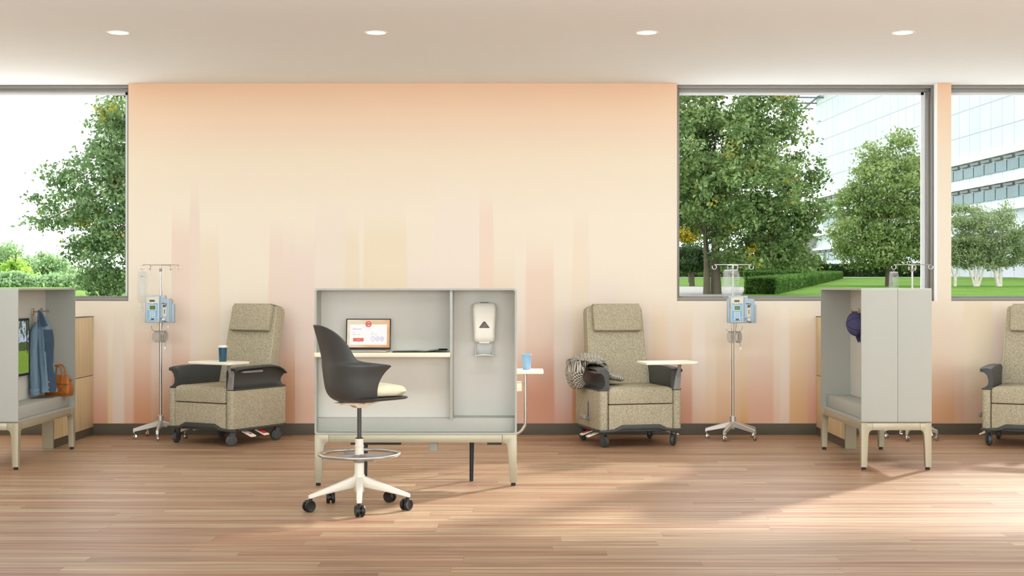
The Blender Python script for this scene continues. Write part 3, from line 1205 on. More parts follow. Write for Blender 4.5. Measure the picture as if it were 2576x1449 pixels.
lathe(bm, [(0.0, 0.432), (0.024, 0.434), (0.024, 0.441), (0.0, 0.443)], seg=24)
obj('gas_column', bm, M['dgrey'], stool)
FACE = R(30 - 90)      # local +y is forward
bm = B()
prism(bm, [(-0.155, 0.654), (-0.15, 0.662), (0.18, 0.69), (0.19, 0.684), (0.05, 0.642), (0.03, 0.630), (-0.03, 0.628), (-0.05, 0.645)], -0.05, 0.05, 'x', 0.006)
box(bm, (0.13, -0.03, 0.662), (0.09, 0.012, 0.006), 0.002)
obj('seat_mechanism', bm, M['mech'], stool, 40, None, (0, 0, FACE))
# bucket shell from stacked horizontal arcs
zz_ = [0.664, 0.668, 0.678, 0.695, 0.715, 0.745, 0.78, 0.82, 0.86, 0.888, 0.902, 0.912, 0.922, 0.940, 0.965, 1.00, 1.04, 1.08, 1.11, 1.130, 1.142, 1.147]
RX = [0.05, 0.120, 0.165, 0.195, 0.212, 0.222, 0.226, 0.230, 0.238, 0.247, 0.250, 0.243, 0.236, 0.233, 0.231, 0.229, 0.226, 0.223, 0.221, 0.220, 0.219, 0.218]
RY = [0.06, 0.115, 0.150, 0.175, 0.192, 0.205, 0.212, 0.218, 0.222, 0.225, 0.226, 0.227, 0.228, 0.231, 0.236, 0.245, 0.257, 0.270, 0.280, 0.287, 0.291, 0.293]
FM = [120, 112, 108, 102, 98, 96, 97, 101, 108, 114, 117, 96, 68, 61, 58, 55, 51, 44, 36, 27, 18, 8]
NS = 36


def shell_pt(i, s):
    fm = FM[i]
    z = zz_[i]
    phi = R(fm) * s
    rx, ry = RX[i], RY[i]
    x = rx * math.sin(phi)
    y = -ry * math.cos(phi)
    if abs(phi) > PI / 2 and z < 0.95:
        y *= 1.0
        x = math.copysign(rx, s) * (0.985 + 0.015 * math.sin(abs(phi)))
    # arm flange flares outward near the tip
    if 0.87 < z < 0.915 and abs(phi) > R(70):
        k = (abs(math.degrees(phi)) - 70) / 45 * (z - 0.87) / 0.045
        x += math.copysign(0.035 * k, s)
    # top of the back leans back and rolls
    return (x, y, z)


t_ = bmesh.new()
rs = [[t_.verts.new(shell_pt(i, -1 + 2 * k / NS)) for k in range(NS + 1)] for i in range(len(zz_))]
for a, b in zip(rs, rs[1:]):
    for k in range(NS):
        t_.faces.new((a[k], a[k + 1], b[k + 1], b[k]))
bm = B()
merge(bm, t_)
# pan below the cushion
rings = []
for z, g_ in ((0.668, -0.05), (0.677, -0.006), (0.686, 0.006), (0.692, 0.0)):
    pts = rrect(-0.215 - g_, 0.215 + g_, -0.10, 0.262 + g_, 0.10, 8)
    rings.append([(p[0], p[1], z + 0.010 * max(0.0, 1 - abs(p[1] - 0.15) / 0.3)) for p in pts])
seat_shell = obj('bucket_shell', bm, M['shell'], stool, 60, None, (0, 0, FACE), sub=1, solid=0.009)
bm = B()
loft(bm, rings)
obj('seat_pan', bm, M['shell'], stool, 50, None, (0, 0, FACE))
bm = B()
rings = []
for z, g_ in ((0.696, -0.030), (0.704, -0.010), (0.728, 0.008), (0.748, 0.002), (0.760, -0.014), (0.766, -0.05)):
    pts = rrect(-0.198 - g_, 0.198 + g_, -0.07, 0.254 + g_, 0.095, 8)
    rings.append([(p[0], p[1], z + 0.010 * max(0.0, 1 - abs(p[1] - 0.08) / 0.25)) for p in pts])
loft(bm, rings)
obj('seat_cushion', bm, M['cream'], stool, 60, None, (0, 0, FACE))


# ------------------------------------------------------------------ recliner
def recliner_caster(px, py, name_rot):
    b2 = B()
    rot = R(name_rot)
    ax = Vector((math.cos(rot), math.sin(rot), 0))
    fw = Vector((-math.sin(rot), math.cos(rot), 0))
    cen = Vector((px, py, 0.050)) - fw * 0.02
    q = Vector((0, 0, 1)).rotation_difference(ax).to_matrix().to_4x4()
    tw = lathe(B(), [(0, -0.015), (0.040, -0.016), (0.050, -0.012), (0.0505, 0.0), (0.050, 0.012), (0.040, 0.016), (0, 0.015)], seg=28)
    merge(b2, tw, Matrix.Translation(cen) @ q)
    fk = B()
    for s in (-1, 1):
        tw = lathe(B(), [(0, 0.0), (0.034, 0.001), (0.036, 0.006), (0, 0.008)], seg=24)
        merge(fk, tw, Matrix.Translation(cen + ax * (s * 0.018)) @ Vector((0, 0, 1)).rotation_difference(ax * s).to_matrix().to_4x4())
        box(fk, cen + ax * (s * 0.021) + Vector((0, 0, 0.034)) + fw * 0.008, (0.006, 0.045, 0.06), 0.002, 2, (0, 0, rot))
    box(fk, cen + Vector((0, 0, 0.072)) + fw * 0.012, (0.05, 0.05, 0.026), 0.008, 2, (0, 0, rot))
    cyl(fk, (px, py, 0.12), (px, py, 0.165), 0.02)
    return b2, fk


def arm_bm(s):
    """dark arm shell lofted front to back; C section open to the outside"""
    rings = []
    ys = [-0.345, -0.338, -0.30, -0.20, 0.0, 0.16, 0.24, 0.30, 0.345]
    tops = [0.655, 0.668, 0.677, 0.682, 0.686, 0.686, 0.676, 0.650, 0.618]
    for y, zt in zip(ys, tops):
        out = 0.390 if y > -0.34 else 0.384
        rel = (zt - 0.49) / 0.19
        sec = [(0.283, 0.483), (0.281, 0.56), (0.283, zt - 0.012), (0.290, zt), (0.34, zt + 0.004), (out, zt - 0.004), (out + 0.002, zt - 0.014), (0.355, zt - 0.020),
               (0.330, zt - 0.045), (0.318, 0.49 + 0.085 * rel), (0.322, 0.49 + 0.045 * rel), (0.345, 0.49 + 0.018 * rel), (0.374, 0.497), (0.374, 0.484)]
        rings.append([(s * a, y, b) for a, b in sec])
    bm = B()
    loft(bm, rings)
    return bm


def bent_front(x0, x1, y0, y1, ztop, bev):
    """front panel whose lower edge arches up in the middle"""
    pts = [(x0, 0.152), (x0 + 0.05, 0.156), (x0 + 0.12, 0.190), (x1 - 0.12, 0.190), (x1 - 0.05, 0.156), (x1, 0.152), (x1, ztop), (x0, ztop)]
    bm = B()
    prism(bm, pts, y0, y1, 'y', bev, 3)
    return bm


def make_recliner():
    t = thing('recliner_chair', '-', 'recliner')
    T = M['tweed']
    # side panels with rounded corners
    for s in (-1, 1):
        bm = B()
        pts = rrect(0.296, 0.372, -0.372, 0.368, 0.03, 5)
        prism(bm, [(s * p[0], p[1]) for p in pts], 0.150, 0.484, 'z', 0.006)
        obj('side_panel', bm, T, t)
    bm = bent_front(-0.291, 0.291, -0.368, -0.30, 0.366, 0.008)
    obj('leg_rest', bm, T, t)
    bm = B()
    rings = []
    for z, g_ in ((0.372, -0.008), (0.378, 0.0), (0.44, 0.003), (0.485, 0.0), (0.503, -0.010), (0.512, -0.035)):
        pts = rrect(-0.291 - min(g_, 0), 0.291 + min(g_, 0), -0.372 - g_, 0.25, 0.016, 4)
        rings.append([(p[0], p[1], z + (0.014 * max(0, 1 - (p[0] / 0.29) ** 2) if z > 0.49 else 0)) for p in pts])
    loft(bm, rings)
    obj('seat_cushion', bm, T, t, 50)
    bm = B()
    bb(bm, -0.29, 0.29, -0.30, 0.36, 0.16, 0.37)
    obj('inner_frame', bm, M['black'], t)
    # dark base rail following the arch
    bm = B()
    o1 = [(-0.378, 0.130), (-0.25, 0.131), (-0.17, 0.152), (0.17, 0.152), (0.25, 0.131), (0.378, 0.130), (0.378, 0.152), (0.29, 0.154), (0.235, 0.158), (0.168, 0.192), (-0.168, 0.192), (-0.235, 0.158), (-0.29, 0.154), (-0.378, 0.152)]
    prism(bm, o1, -0.379, -0.30, 'y', 0.006)
    prism(bm, rrect(-0.378, 0.378, -0.35, 0.374, 0.03, 5), 0.131, 0.1515, 'z', 0.005)
    obj('base_frame', bm, M['dgrey'], t)
    # back, leaning
    LEAN = R(-13)
    bk = B()
    rings = []
    H = 0.79
    for f, g_ in ((0.0, -0.01), (0.03, 0.0), (0.5, 0.0), (0.94, 0.0), (0.985, -0.006), (1.0, -0.022)):
        w_ = 0.290 - 0.026 * f + g_
        rings.append([(p[0], p[1], H * f) for p in rrect(-w_, w_, -0.012 - g_ * 0.7, 0.115 + g_ * 0.7, 0.018, 4)])
    loft(bk, rings)
    back = obj('backrest', bk, T, t, 50, (0, 0.195, 0.44), (LEAN, 0, 0))
    for s in (-1, 1):
        bm = B()
        tube(bm, [(s * (0.2875 - 0.026 * f - 0.002), -0.0095, H * f) for f in np.linspace(0.05, 0.96, 10)], 0.0028, 6)
        o = obj('piping', bm, M['pale_piping'], back)
        o['label'] = 'pale piping along the backrest edge'
    # headrest pillow
    bm = B()
    rings = []
    for f, g_, d_ in ((0, -0.02, 0.004), (0.03, -0.004, 0.0), (0.1, 0, 0), (0.9, 0, 0), (0.97, -0.004, 0.002), (1.0, -0.012, 0.01)):
        z = 0.545 + 0.245 * f
        w_ = 0.228 + g_
        rings.append([(p[0] + 0.008, p[1], z) for p in rrect(-w_, w_, -0.068 + d_ - g_, -0.010, 0.014, 4)])
    loft(bm, rings)
    hd = obj('headrest', bm, T, t, 50, (0, 0.195, 0.44), (LEAN, 0, 0))
    bm = B()
    prism(bm, [(-0.062, 0.775), (-0.060, 0.797), (0.0, 0.803), (0.10, 0.801), (0.121, 0.79), (0.121, 0.60), (0.117, 0.60), (0.116, 0.786), (0.098, 0.795), (0.0, 0.796), (-0.05, 0.79)], -0.205, 0.222, 'x')
    obj('headrest_strap', bm, T, hd, 35)
    # arms
    for s in (-1, 1):
        a = obj('armrest', arm_bm(s), M['dgrey'], t, 40)
        bm = B()
        prism(bm, rrect(-0.21, 0.055, 0.628, 0.648, 0.009, 4), s * 0.325, s * 0.358, 'x', 0.003)
        o = obj('grab_handle', bm, M['mgrey'], a)
    # swivel tray on the chair's own left arm
    br = B()
    prism(br, [(0.300, 0.49), (0.36, 0.49), (0.372, 0.63), (0.362, 0.655), (0.332, 0.655), (0.318, 0.60)], -0.362, -0.340, 'y', 0.004)
    rings = []
    for z, hx, hy, yc in ((0.60, 0.018, 0.014, -0.362), (0.64, 0.018, 0.014, -0.368), (0.68, 0.015, 0.013, -0.382), (0.705, 0.017, 0.015, -0.388), (0.714, 0.036, 0.030, -0.388), (0.719, 0.040, 0.034, -0.388)):
        rings.append([(0.345 + hx * math.cos(2 * PI * k / 16), yc + hy * math.sin(2 * PI * k / 16), z) for k in range(16)])
    loft(br, rings)
    obj('tray_bracket', br, M['mgrey'], t, 40)
    bm = B()
    prism(bm, rrect(-0.24, 0.24, -0.14, 0.14, 0.035, 6), 0.719, 0.742, 'z', 0.006, 3)
    obj('tray_table', bm, M['traytop'], t, 40, (0.29, -0.45, 0))
    # casters
    for (px, py, a) in ((-0.325, -0.30, 20), (0.325, -0.30, -35), (-0.325, 0.30, 8), (0.325, 0.30, -25)):
        wh, fk = recliner_caster(px, py, a)
        f_ = obj('caster', fk, M['dgrey'], t, 40)
        obj('wheel', wh, M['dgrey'], f_, 40)
    # release lever on the own right side
    bm = B()
    prism(bm, rrect(-0.075, -0.015, 0.205, 0.390, 0.012, 4), -0.376, -0.366, 'x', 0.002)
    lv = obj('lever_slot', bm, M['mgrey'], t, 40)
    bm = B()
    prism(bm, rrect(-0.056, -0.034, 0.222, 0.374, 0.006, 3), -0.3768, -0.375, 'x')
    obj('slot_opening', bm, M['dgrey'], lv)
    bm = B()
    box(bm, (-0.400, -0.045, 0.235), (0.06, 0.024, 0.02), 0.006)
    box(bm, (-0.425, -0.045, 0.243), (0.030, 0.13, 0.040), 0.012, 3)
    obj('release_lever', bm, M['mgrey'], lv, 40)
    # brake pedals, two a side
    for s in (-1, 1):
        for k, (y, big) in enumerate(((-0.145, 0), (0.03, 1))):
            tl = s * R(20)
            bm = B()
            prism(bm, rrect(-0.062, 0.062, -0.036, 0.036, 0.012, 4), -0.006, 0.006, 'z', 0.003)
            bb(bm, -s * 0.09, -s * 0.05, -0.014, 0.014, -0.004, 0.004)
            p_ = obj('brake_pedal', bm, M['traytop'], t, 40, (s * 0.365, y, 0.098), (0, tl, 0))
            bm = B()
            if big:
                bb(bm, -0.040, 0.040, -0.030, 0.030, 0.006, 0.0072)
            else:
                bb(bm, s * 0.0, s * 0.026, -0.012, 0.012, 0.006, 0.0072)
            o = obj('pedal_marking', bm, M['red'], p_)
            o['label'] = 'red mark on the pedal'
    return t


r1 = make_recliner()
r1['label'] = 'beige recliner chair with a dark teal cup on its tray'
r1['group'] = 'beige wheeled treatment recliners'
r1.location = (-2.545, 12.69, 0)
r1.rotation_euler = (0, 0, R(-30))
r2 = copy_tree(r1)
r2['label'] = 'beige recliner chair with grey knitted blanket over its arm'
r2.location = (1.023, 12.57, 0)
r2.rotation_euler = (0, 0, R(14.5))
for c in r2.children:
    if c.name.startswith('tray_table'):
        c.location.x = 0.20
        c.location.y = -0.47
r3 = copy_tree(r1)
r3['label'] = 'beige recliner chair cut off by the right edge of the picture'
r3.location = (4.59, 12.49, 0)
r3.rotation_euler = (0, 0, R(-27))
for c in r3.children:
    if c.name.startswith('tray_table'):
        c.location.x = 0.36

cup('dark teal travel cup with white lid on the recliner tray', (PX(560.5, 12.13), 12.13, 0.7425), 0.139, 0.038, 0.030, M['teal'], M['lid'])


# knitted blanket draped over the arm of the second recliner
def knit_material():
    g = NT('chunky_grey_knit')
    uv = g.n('UVMap')
    s = g.n('SeparateXYZ')
    g.l(uv.outputs[0], s.inputs[0])
    a = g.math('SINE', g.math('MULTIPLY', s.outputs[0], 2 * PI * 30))
    b = g.math('SINE', g.math('MULTIPLY', s.outputs[1], 2 * PI * 17))
    h = g.math('MULTIPLY', a, b)
    f = g.math('MULTIPLY_ADD', h, 0.5, 0.5)
    n = g.noise(uv.outputs[0], 60, 2)
    f2 = g.math('ADD', f, g.math('MULTIPLY', g.math('SUBTRACT', n, 0.5), 0.5))
    c = g.ramp(f2, [(0.18, lin((34, 30, 27))), (0.34, lin((112, 106, 96))), (0.62, lin((186, 180, 166))), (0.9, lin((214, 208, 194)))])
    g.l(c, g.b.inputs['Base Color'])
    g.b.inputs['Roughness'].default_value = 0.95
    g.bump(f, 0.9, 0.01)
    return g.m


path = spline([(-0.425, 0, 0.505), (-0.462, 0, 0.555), (-0.475, 0, 0.62), (-0.448, 0, 0.69), (-0.39, 0, 0.732), (-0.33, 0, 0.738), (-0.275, 0, 0.712), (-0.248, 0, 0.64), (-0.232, 0, 0.600), (-0.19, 0, 0.572), (-0.13, 0, 0.556), (-0.07, 0, 0.545)], 8)
NU, NV = len(path), 56
t_ = bmesh.new()
uvl = t_.loops.layers.uv.new('UVMap')
grid = []
rnd = random.Random(4)
for i, p in enumerate(path):
    row = []
    f = i / (NU - 1)
    a_, b_ = path[max(i - 1, 0)], path[min(i + 1, NU - 1)]
    d_ = (b_ - a_).normalized()
    nrm = Vector((-d_.z, 0, d_.x))
    y0 = interp(f, [0, 0.3, 0.55, 0.8, 1], [0.0, -0.10, -0.15, -0.12, -0.06])
    y1 = interp(f, [0, 0.3, 0.6, 0.85, 1], [0.20, 0.27, 0.24, 0.18, 0.08])
    for j in range(NV):
        g_ = j / (NV - 1)
        y = y0 + (y1 - y0) * g_
        edge = math.sin(PI * g_) ** 0.5
        off = 0.012 * edge + 0.010 * math.sin(g_ * 13 + f * 7) * edge + 0.006 * math.sin(f * 2 * PI * 30) * math.sin(g_ * 2 * PI * 17)
        q = p + nrm * off
        cl_ = max(0.0, 1 - min(g_, 1 - g_) / 0.2) ** 2
        if q.x < -0.26:
            q = q.lerp(Vector((-0.365, 0, 0.665 if q.z > 0.69 else 0.60)), 0.45 * cl_)
            if q.z < 0.64 and q.x > -0.395:
                q.x = -0.395
            q.z = max(q.z, 0.512) if q.z < 0.64 else max(q.z, 0.706)
        row.append(t_.verts.new((q.x, y, max(q.z, 0.528 if q.x > -0.27 else 0.0))))
    grid.append(row)
for i in range(NU - 1):
    for j in range(NV - 1):
        fc = t_.faces.new((grid[i][j], grid[i][j + 1], grid[i + 1][j + 1], grid[i + 1][j]))
        for lp, (a_, b_) in zip(fc.loops, ((i, j), (i, j + 1), (i + 1, j + 1), (i + 1, j))):
            lp[uvl].uv = (a_ / (NU - 1), b_ / (NV - 1))
me = bpy.data.meshes.new('knitted_blanket')
for fc in t_.faces:
    fc.smooth = True
t_.to_mesh(me)
t_.free()
bl = link_mesh('knitted_blanket', me, knit_material())
bl.location = r2.location
bl.rotation_euler = r2.rotation_euler
md = bl.modifiers.new('thickness', 'SOLIDIFY')
md.thickness = 0.034
md.offset = -1
tag(bl, 'chunky grey knitted blanket draped over a recliner arm', 'blanket')


# ------------------------------------------------------------------ drip stands with pumps and bags
def make_iv_pole(arm_start):
    t = thing('drip_stand', '-', 'drip stand')
    bm = B()
    lathe(bm, [(0, 0.09), (0.018, 0.09), (0.026, 0.12), (0.028, 0.16), (0.028, 0.205), (0.022, 0.212), (0, 0.212)], seg=24)
    obj('hub', bm, M['alu'], t, 40)
    for k in range(5):
        a = R(arm_start + 72 * k)
        ca, sa = math.cos(a), math.sin(a)
        rings = []
        for r_, zt, zb, w_ in ((0.012, 0.165, 0.110, 0.014), (0.06, 0.152, 0.104, 0.013), (0.24, 0.100, 0.070, 0.011), (0.248, 0.096, 0.060, 0.011)):
            rings.append([(r_ * ca - u * w_ * sa, r_ * sa + u * w_ * ca, zb + (zt - zb) * v) for u, v in ((-1, 0), (1, 0), (1, 0.85), (0.5, 1), (-0.5, 1), (-1, 0.85))])
        bm = B()
        loft(bm, rings)
        lg = obj('leg', bm, M['alu'], t, 40)
        bm = B()
        cx, cy = 0.237 * ca, 0.237 * sa
        ax = Vector((math.cos(0.4 + k * 1.9), math.sin(0.4 + k * 1.9), 0))
        fw = Vector((-ax.y, ax.x, 0))
        cen = Vector((cx, cy, 0.022)) - fw * 0.010
        q = Vector((0, 0, 1)).rotation_difference(ax).to_matrix().to_4x4()
        merge(bm, lathe(B(), [(0, -0.011), (0.018, -0.011), (0.022, -0.008), (0.022, 0.008), (0.018, 0.011), (0, 0.011)], seg=20), Matrix.Translation(cen) @ q)
        cyl(bm, (cx, cy, 0.03), (cx, cy, 0.072), 0.006)
        for s in (-1, 1):
            tube(bm, [cen + ax * s * 0.013, Vector((cx, cy, 0.050)) + ax * s * 0.008], 0.004, 6)
        obj('caster', bm, M['chrome'], lg, 40)
    bm = B()
    cyl(bm, (0, 0, 0.2), (0, 0, 1.36), 0.0125)
    obj('pole', bm, M['steel'], t, 40)
    bm = B()
    cyl(bm, (0, 0, 1.36), (0, 0, 1.578), 0.0085)
    obj('inner_pole', bm, M['steel'], t, 40)
    bm = B()
    cyl(bm, (0, 0, 1.522), (0, 0, 1.550), 0.0125)
    o = obj('collar', bm, M['mgrey'], t, 40)

    def loop(c, ax, r_=0.020, n=20, full=300, start=90):
        return [Vector(c) + Vector(ax) * (r_ * math.cos(R(start + full * k / n))) + Vector((0, 0, 1)) * (r_ * math.sin(R(start + full * k / n))) for k in range(n + 1)]
    bm = B()
    for s in (-1, 1):
        tube(bm, [(0, 0, 1.585), (s * 0.165, 0, 1.583)] + loop((s * 0.168, 0, 1.562), (s, 0, 0), 0.020), 0.0036, 8)
        tube(bm, spline([(0, 0, 1.580), (s * 0.03, s * 0.05, 1.581), (s * 0.062, s * 0.115, 1.578)], 4) + loop((s * 0.064, s * 0.125, 1.556), (0, s, 0), 0.020, 16, 280), 0.0036, 8)
    obj('hook_arms', bm, M['chrome'], t, 50)
    return t


def make_pump():
    t = thing('infusion_pump', '-', 'infusion pump')
    bm = B()
    bb(bm, -0.112, 0.012, -0.090, 0.02, -0.128, 0.118, 0.008, 3)
    bb(bm, -0.128, -0.108, -0.060, 0.02, -0.128, 0.085, 0.005)
    bb(bm, 0.000, 0.052, -0.05, 0.02, 0.08, 0.118, 0.006)
    obj('housing', bm, M['pump'], t, 40)
    bm = B()
    bb(bm, 0.0125, 0.100, -0.082, 0.02, -0.128, 0.088, 0.006, 3)
    bb(bm, 0.095, 0.132, -0.045, 0.02, -0.128, 0.040, 0.006, 3)
    bb(bm, 0.095, 0.112, -0.065, 0.02, -0.128, 0.080, 0.004, 3)
    obj('pump_module', bm, M['pumpside'], t, 40)
    bm = B()
    prism(bm, rrect(-0.106, 0.005, -0.118, 0.106, 0.006, 3), -0.0925, -0.089, 'y', 0.001)
    fc = obj('control_panel', bm, M['pumpface'], t, 40)
    bm = B()
    prism(bm, rrect(-0.100, -0.002, -0.112, 0.050, 0.004, 3), -0.0935, -0.092, 'y')
    obj('keypad_area', bm, M['pumpblue'], fc)
    bm = B()
    prism(bm, rrect(-0.082, -0.016, -0.016, 0.034, 0.004, 3), -0.095, -0.092, 'y')
    obj('display_bezel', bm, M['key'], fc)
    bm = B()
    bb(bm, -0.076, -0.022, -0.0962, -0.094, -0.010, 0.028)
    obj('green_display', bm, M['lcd'], fc)
    bm = B()
    bb(bm, -0.076, -0.030, -0.0945, -0.092, 0.062, 0.079)
    bb(bm, -0.060, -0.038, -0.0955, -0.092, -0.104, -0.089)
    obj('small_display', bm, M['brown'], fc)
    bm = B()
    for c_ in range(3):
        for r_ in range(4):
            x = -0.070 + c_ * 0.0185
            z = -0.032 - r_ * 0.0155
            bb(bm, x - 0.0065, x + 0.0065, -0.0965, -0.092, z - 0.0050, z + 0.0050, 0.001)
    for x, z in ((-0.014, -0.078), (-0.078, -0.094), (-0.024, -0.094), (-0.068, 0.047), (-0.048, 0.047), (-0.092, 0.034), (-0.092, 0.020), (-0.092, 0.006), (-0.092, -0.008)):
        bb(bm, x - 0.006, x + 0.006, -0.0965, -0.092, z - 0.0035, z + 0.0035, 0.001)
    obj('keys', bm, M['key'], fc)
    bm = B()
    prism(bm, rrect(0.040, 0.072, -0.075, 0.012, 0.014, 5), -0.085, -0.081, 'y', 0.001)
    tp = obj('tube_clip', bm, M['pumpface'], t, 40)
    bm = B()
    bb(bm, 0.053, 0.060, -0.0865, -0.084, -0.045, -0.005)
    bb(bm, 0.044, 0.066, -0.0865, -0.082, 0.012, 0.035, 0.002)
    obj('latch', bm, M['brown'], tp)
    bm = B()
    bb(bm, 0.030, 0.062, -0.084, -0.081, 0.044, 0.050)
    bb(bm, 0.070, 0.075, -0.084, -0.081, 0.024, 0.050)
    tube(bm, [(0.024, -0.083, -0.10), (0.026, -0.083, -0.085), (0.038, -0.083, -0.083)], 0.0022, 6)
    tube(bm, [(0.036, -0.083, -0.118), (0.052, -0.083, -0.108), (0.062, -0.083, -0.122), (0.078, -0.083, -0.118)], 0.003, 6)
    obj('dark_detail', bm, M['ink'], t)
    bm = B()
    lathe(bm, [(0, 0), (0.013, 0), (0.014, 0.012), (0.010, 0.018), (0, 0.018)], (0.052, -0.098, -0.098), 18, 'y')
    obj('knob', bm, M['key'], t, 40)
    # cord hook and coiled mains cable hanging under the pump
    bm = B()
    tube(bm, spline([(-0.074, -0.03, -0.155), (-0.074, -0.03, -0.178), (-0.060, -0.03, -0.198), (-0.035, -0.03, -0.206), (0.035, -0.03, -0.206), (0.060, -0.03, -0.198), (0.074, -0.03, -0.178), (0.074, -0.03, -0.155)], 5), 0.0025, 6)
    obj('cord_hook', bm, M['steel'], t)
    bm = B()
    pts = [Vector((0.022, -0.01, -0.125)), Vector((0.02, -0.015, -0.16)), Vector((0.012, -0.025, -0.195))]
    rr = random.Random(3)
    for k in range(7):
        cx = 0.020 + 0.006 * k
        w_ = 0.013 + 0.005 * (k % 3)
        h_ = 0.050 + rr.uniform(-0.003, 0.004)
        for a in range(0, 360, 24):
            pts.append(Vector((cx + w_ * math.sin(R(a)) * 0.9, -0.03 + 0.02 * math.sin(R(a + 40)) * (1 if k % 2 else 0.6), -0.256 + h_ * math.cos(R(a)))))
    pts += [Vector((0.052, -0.045, -0.31)), Vector((0.053, -0.045, -0.345))]
    tube(bm, pts, 0.0036, 6)
    cb = obj('power_cable', bm, M['cable'], t, 60)
    bm = B()
    bb(bm, 0.043, 0.063, -0.055, -0.035, -0.375, -0.347, 0.004)
    cyl(bm, (0.048, -0.045, -0.375), (0.048, -0.045, -0.388), 0.0015)
    cyl(bm, (0.058, -0.045, -0.375), (0.058, -0.045, -0.388), 0.0015)
    obj('plug', bm, M['lid'], cb, 40)
    bm = B()
    pts = []
    for k in range(6):
        for a in range(0, 360, 24):
            pts.append(Vector((-0.045 + 0.007 * k + (0.020 + 0.002 * (k % 2)) * math.sin(R(a)), -0.03 + 0.012 * math.sin(R(a + 60)), -0.256 + (0.047 + 0.002 * (k % 3)) * math.cos(R(a)))))
    tube(bm, pts, 0.0022, 5)
    obj('coiled_tubing', bm, M['cable'], t, 60)
    return t


def make_bag(wd, hgt):
    """infusion bag hanging from the origin downward"""
    t = thing('infusion_bag', '-', 'infusion bag')
    bm = B()
    rings = []
    n = 12
    for k in range(n + 1):
        f = k / n
        z = -0.022 - hgt * f
        w_ = wd / 2 * interp(f, [0, 0.04, 0.12, 0.8, 0.95, 1], [0.80, 0.95, 1.0, 1.03, 0.9, 0.6])
        d_ = interp(f, [0, 0.1, 0.5, 0.85, 1], [0.003, 0.012, 0.020, 0.022, 0.004])
        rings.append([(w_ * math.cos(2 * PI * a / 20) * (1 + 0.04 * math.sin(7 * f + a)), d_ * math.sin(2 * PI * a / 20), z) for a in range(20)])
    loft(bm, rings)
    obj('bag_body', bm, M['fluid'], t, 60)
    bm = B()
    tube(bm, [(0.008 * math.cos(a * PI / 8), 0, -0.012 + 0.010 * math.sin(a * PI / 8)) for a in range(16)], 0.0022, 6, True)
    bb(bm, -wd * 0.4, wd * 0.4, -0.002, 0.002, -0.034, -0.022)
    obj('hanger_tab', bm, M['clear'], t)
    bm = B()
    for k in range(9):
        z = -0.055 - k * (hgt - 0.07) / 9
        bb(bm, wd * 0.24, wd * (0.36 if k % 2 else 0.31), -0.0245, -0.0235, z, z + 0.0022)
    for k in range(3):
        bb(bm, -wd * 0.15, wd * 0.15, -0.0245, -0.0235, -0.06 - k * 0.006, -0.0585 - k * 0.006)
    obj('printed_scale', bm, M['ink'], t)
    bm = B()
    zb = -0.022 - hgt
    tube(bm, [(0, 0, zb + 0.003), (0, 0, zb - 0.02)], 0.004, 8)
    lathe(bm, [(0, 0), (0.009, 0.002), (0.010, 0.012), (0.010, 0.05), (0.006, 0.062), (0, 0.064)], (0, 0, zb - 0.085), 16)
    obj('drip_chamber', bm, M['clear'], t, 40)
    bm = B()
    tube(bm, spline([(0, 0, zb - 0.083), (0.0, 0, zb - 0.14), (0.004, 0.0, zb - 0.17), (0.008, 0, zb - 0.26)], 4), 0.0014, 5)
    lathe(bm, [(0, 0), (0.006, 0.002), (0.006, 0.010), (0, 0.012)], (0.001, 0, zb - 0.142), 12)
    obj('drip_line', bm, M['lid'], t, 60)
    return t


GP = 'steel drip stands on five casters'
p1 = make_iv_pole(-83)
p1['label'] = 'steel five-legged drip stand between the left window and a recliner'
p1['group'] = GP
p1.location = (PX(404, 12.93), 12.93, 0)
p2 = make_iv_pole(-117)
p2['label'] = 'steel five-legged drip stand beneath the large right window'
p2['group'] = GP
p2.location = (PX(1843.5, 12.86), 12.86, 0)
p3 = copy_tree(p2)
p3['label'] = 'steel drip stand standing behind the right open cabinet'
p3.location = (PX(2295, 12.87), 12.87, 0)

u1 = make_pump()
GU = 'pale blue infusion pumps on drip stands'
u1['label'] = 'pale blue infusion pump on the drip stand near the left window'
u1['group'] = GU
u1.location = (p1.location.x + 0.008, 12.93 - 0.033, 1.186)
u2 = copy_tree(u1)
u2['label'] = 'pale blue infusion pump on the drip stand beneath the right window'
u2.location = (p2.location.x + 0.078 - 0.008, 12.86 - 0.033, 1.184)
for c in u2.children:
    if c.name.startswith(('cord_hook', 'power_cable', 'coiled_tubing')):
        c.location.x = -0.068

GB = 'clear infusion bags hanging from drip stands'
b1 = make_bag(0.088, 0.285)
b1['label'] = 'clear infusion bag hanging on the drip stand by the left window'
b1['group'] = GB
b1.location = (p1.location.x - 0.168, 12.93, 1.543)
b1.rotation_euler = (0, 0, R(8))
b2_ = make_bag(0.15, 0.270)
b2_['label'] = 'wide clear infusion bag hanging in front of the right window'
b2_['group'] = GB
b2_.location = (p2.location.x - 0.035, 12.86 - 0.115, 1.560)
b3 = make_bag(0.088, 0.285)
b3['label'] = 'clear infusion bag showing above the right open cabinet'
b3['group'] = GB
b3.location = (p3.location.x - 0.168, 12.87, 1.543)

# ------------------------------------------------------------------ left cabinet contents
BP = -3.722 - 0.25       # x of the back panel face
# framed display with a park picture on the back panel


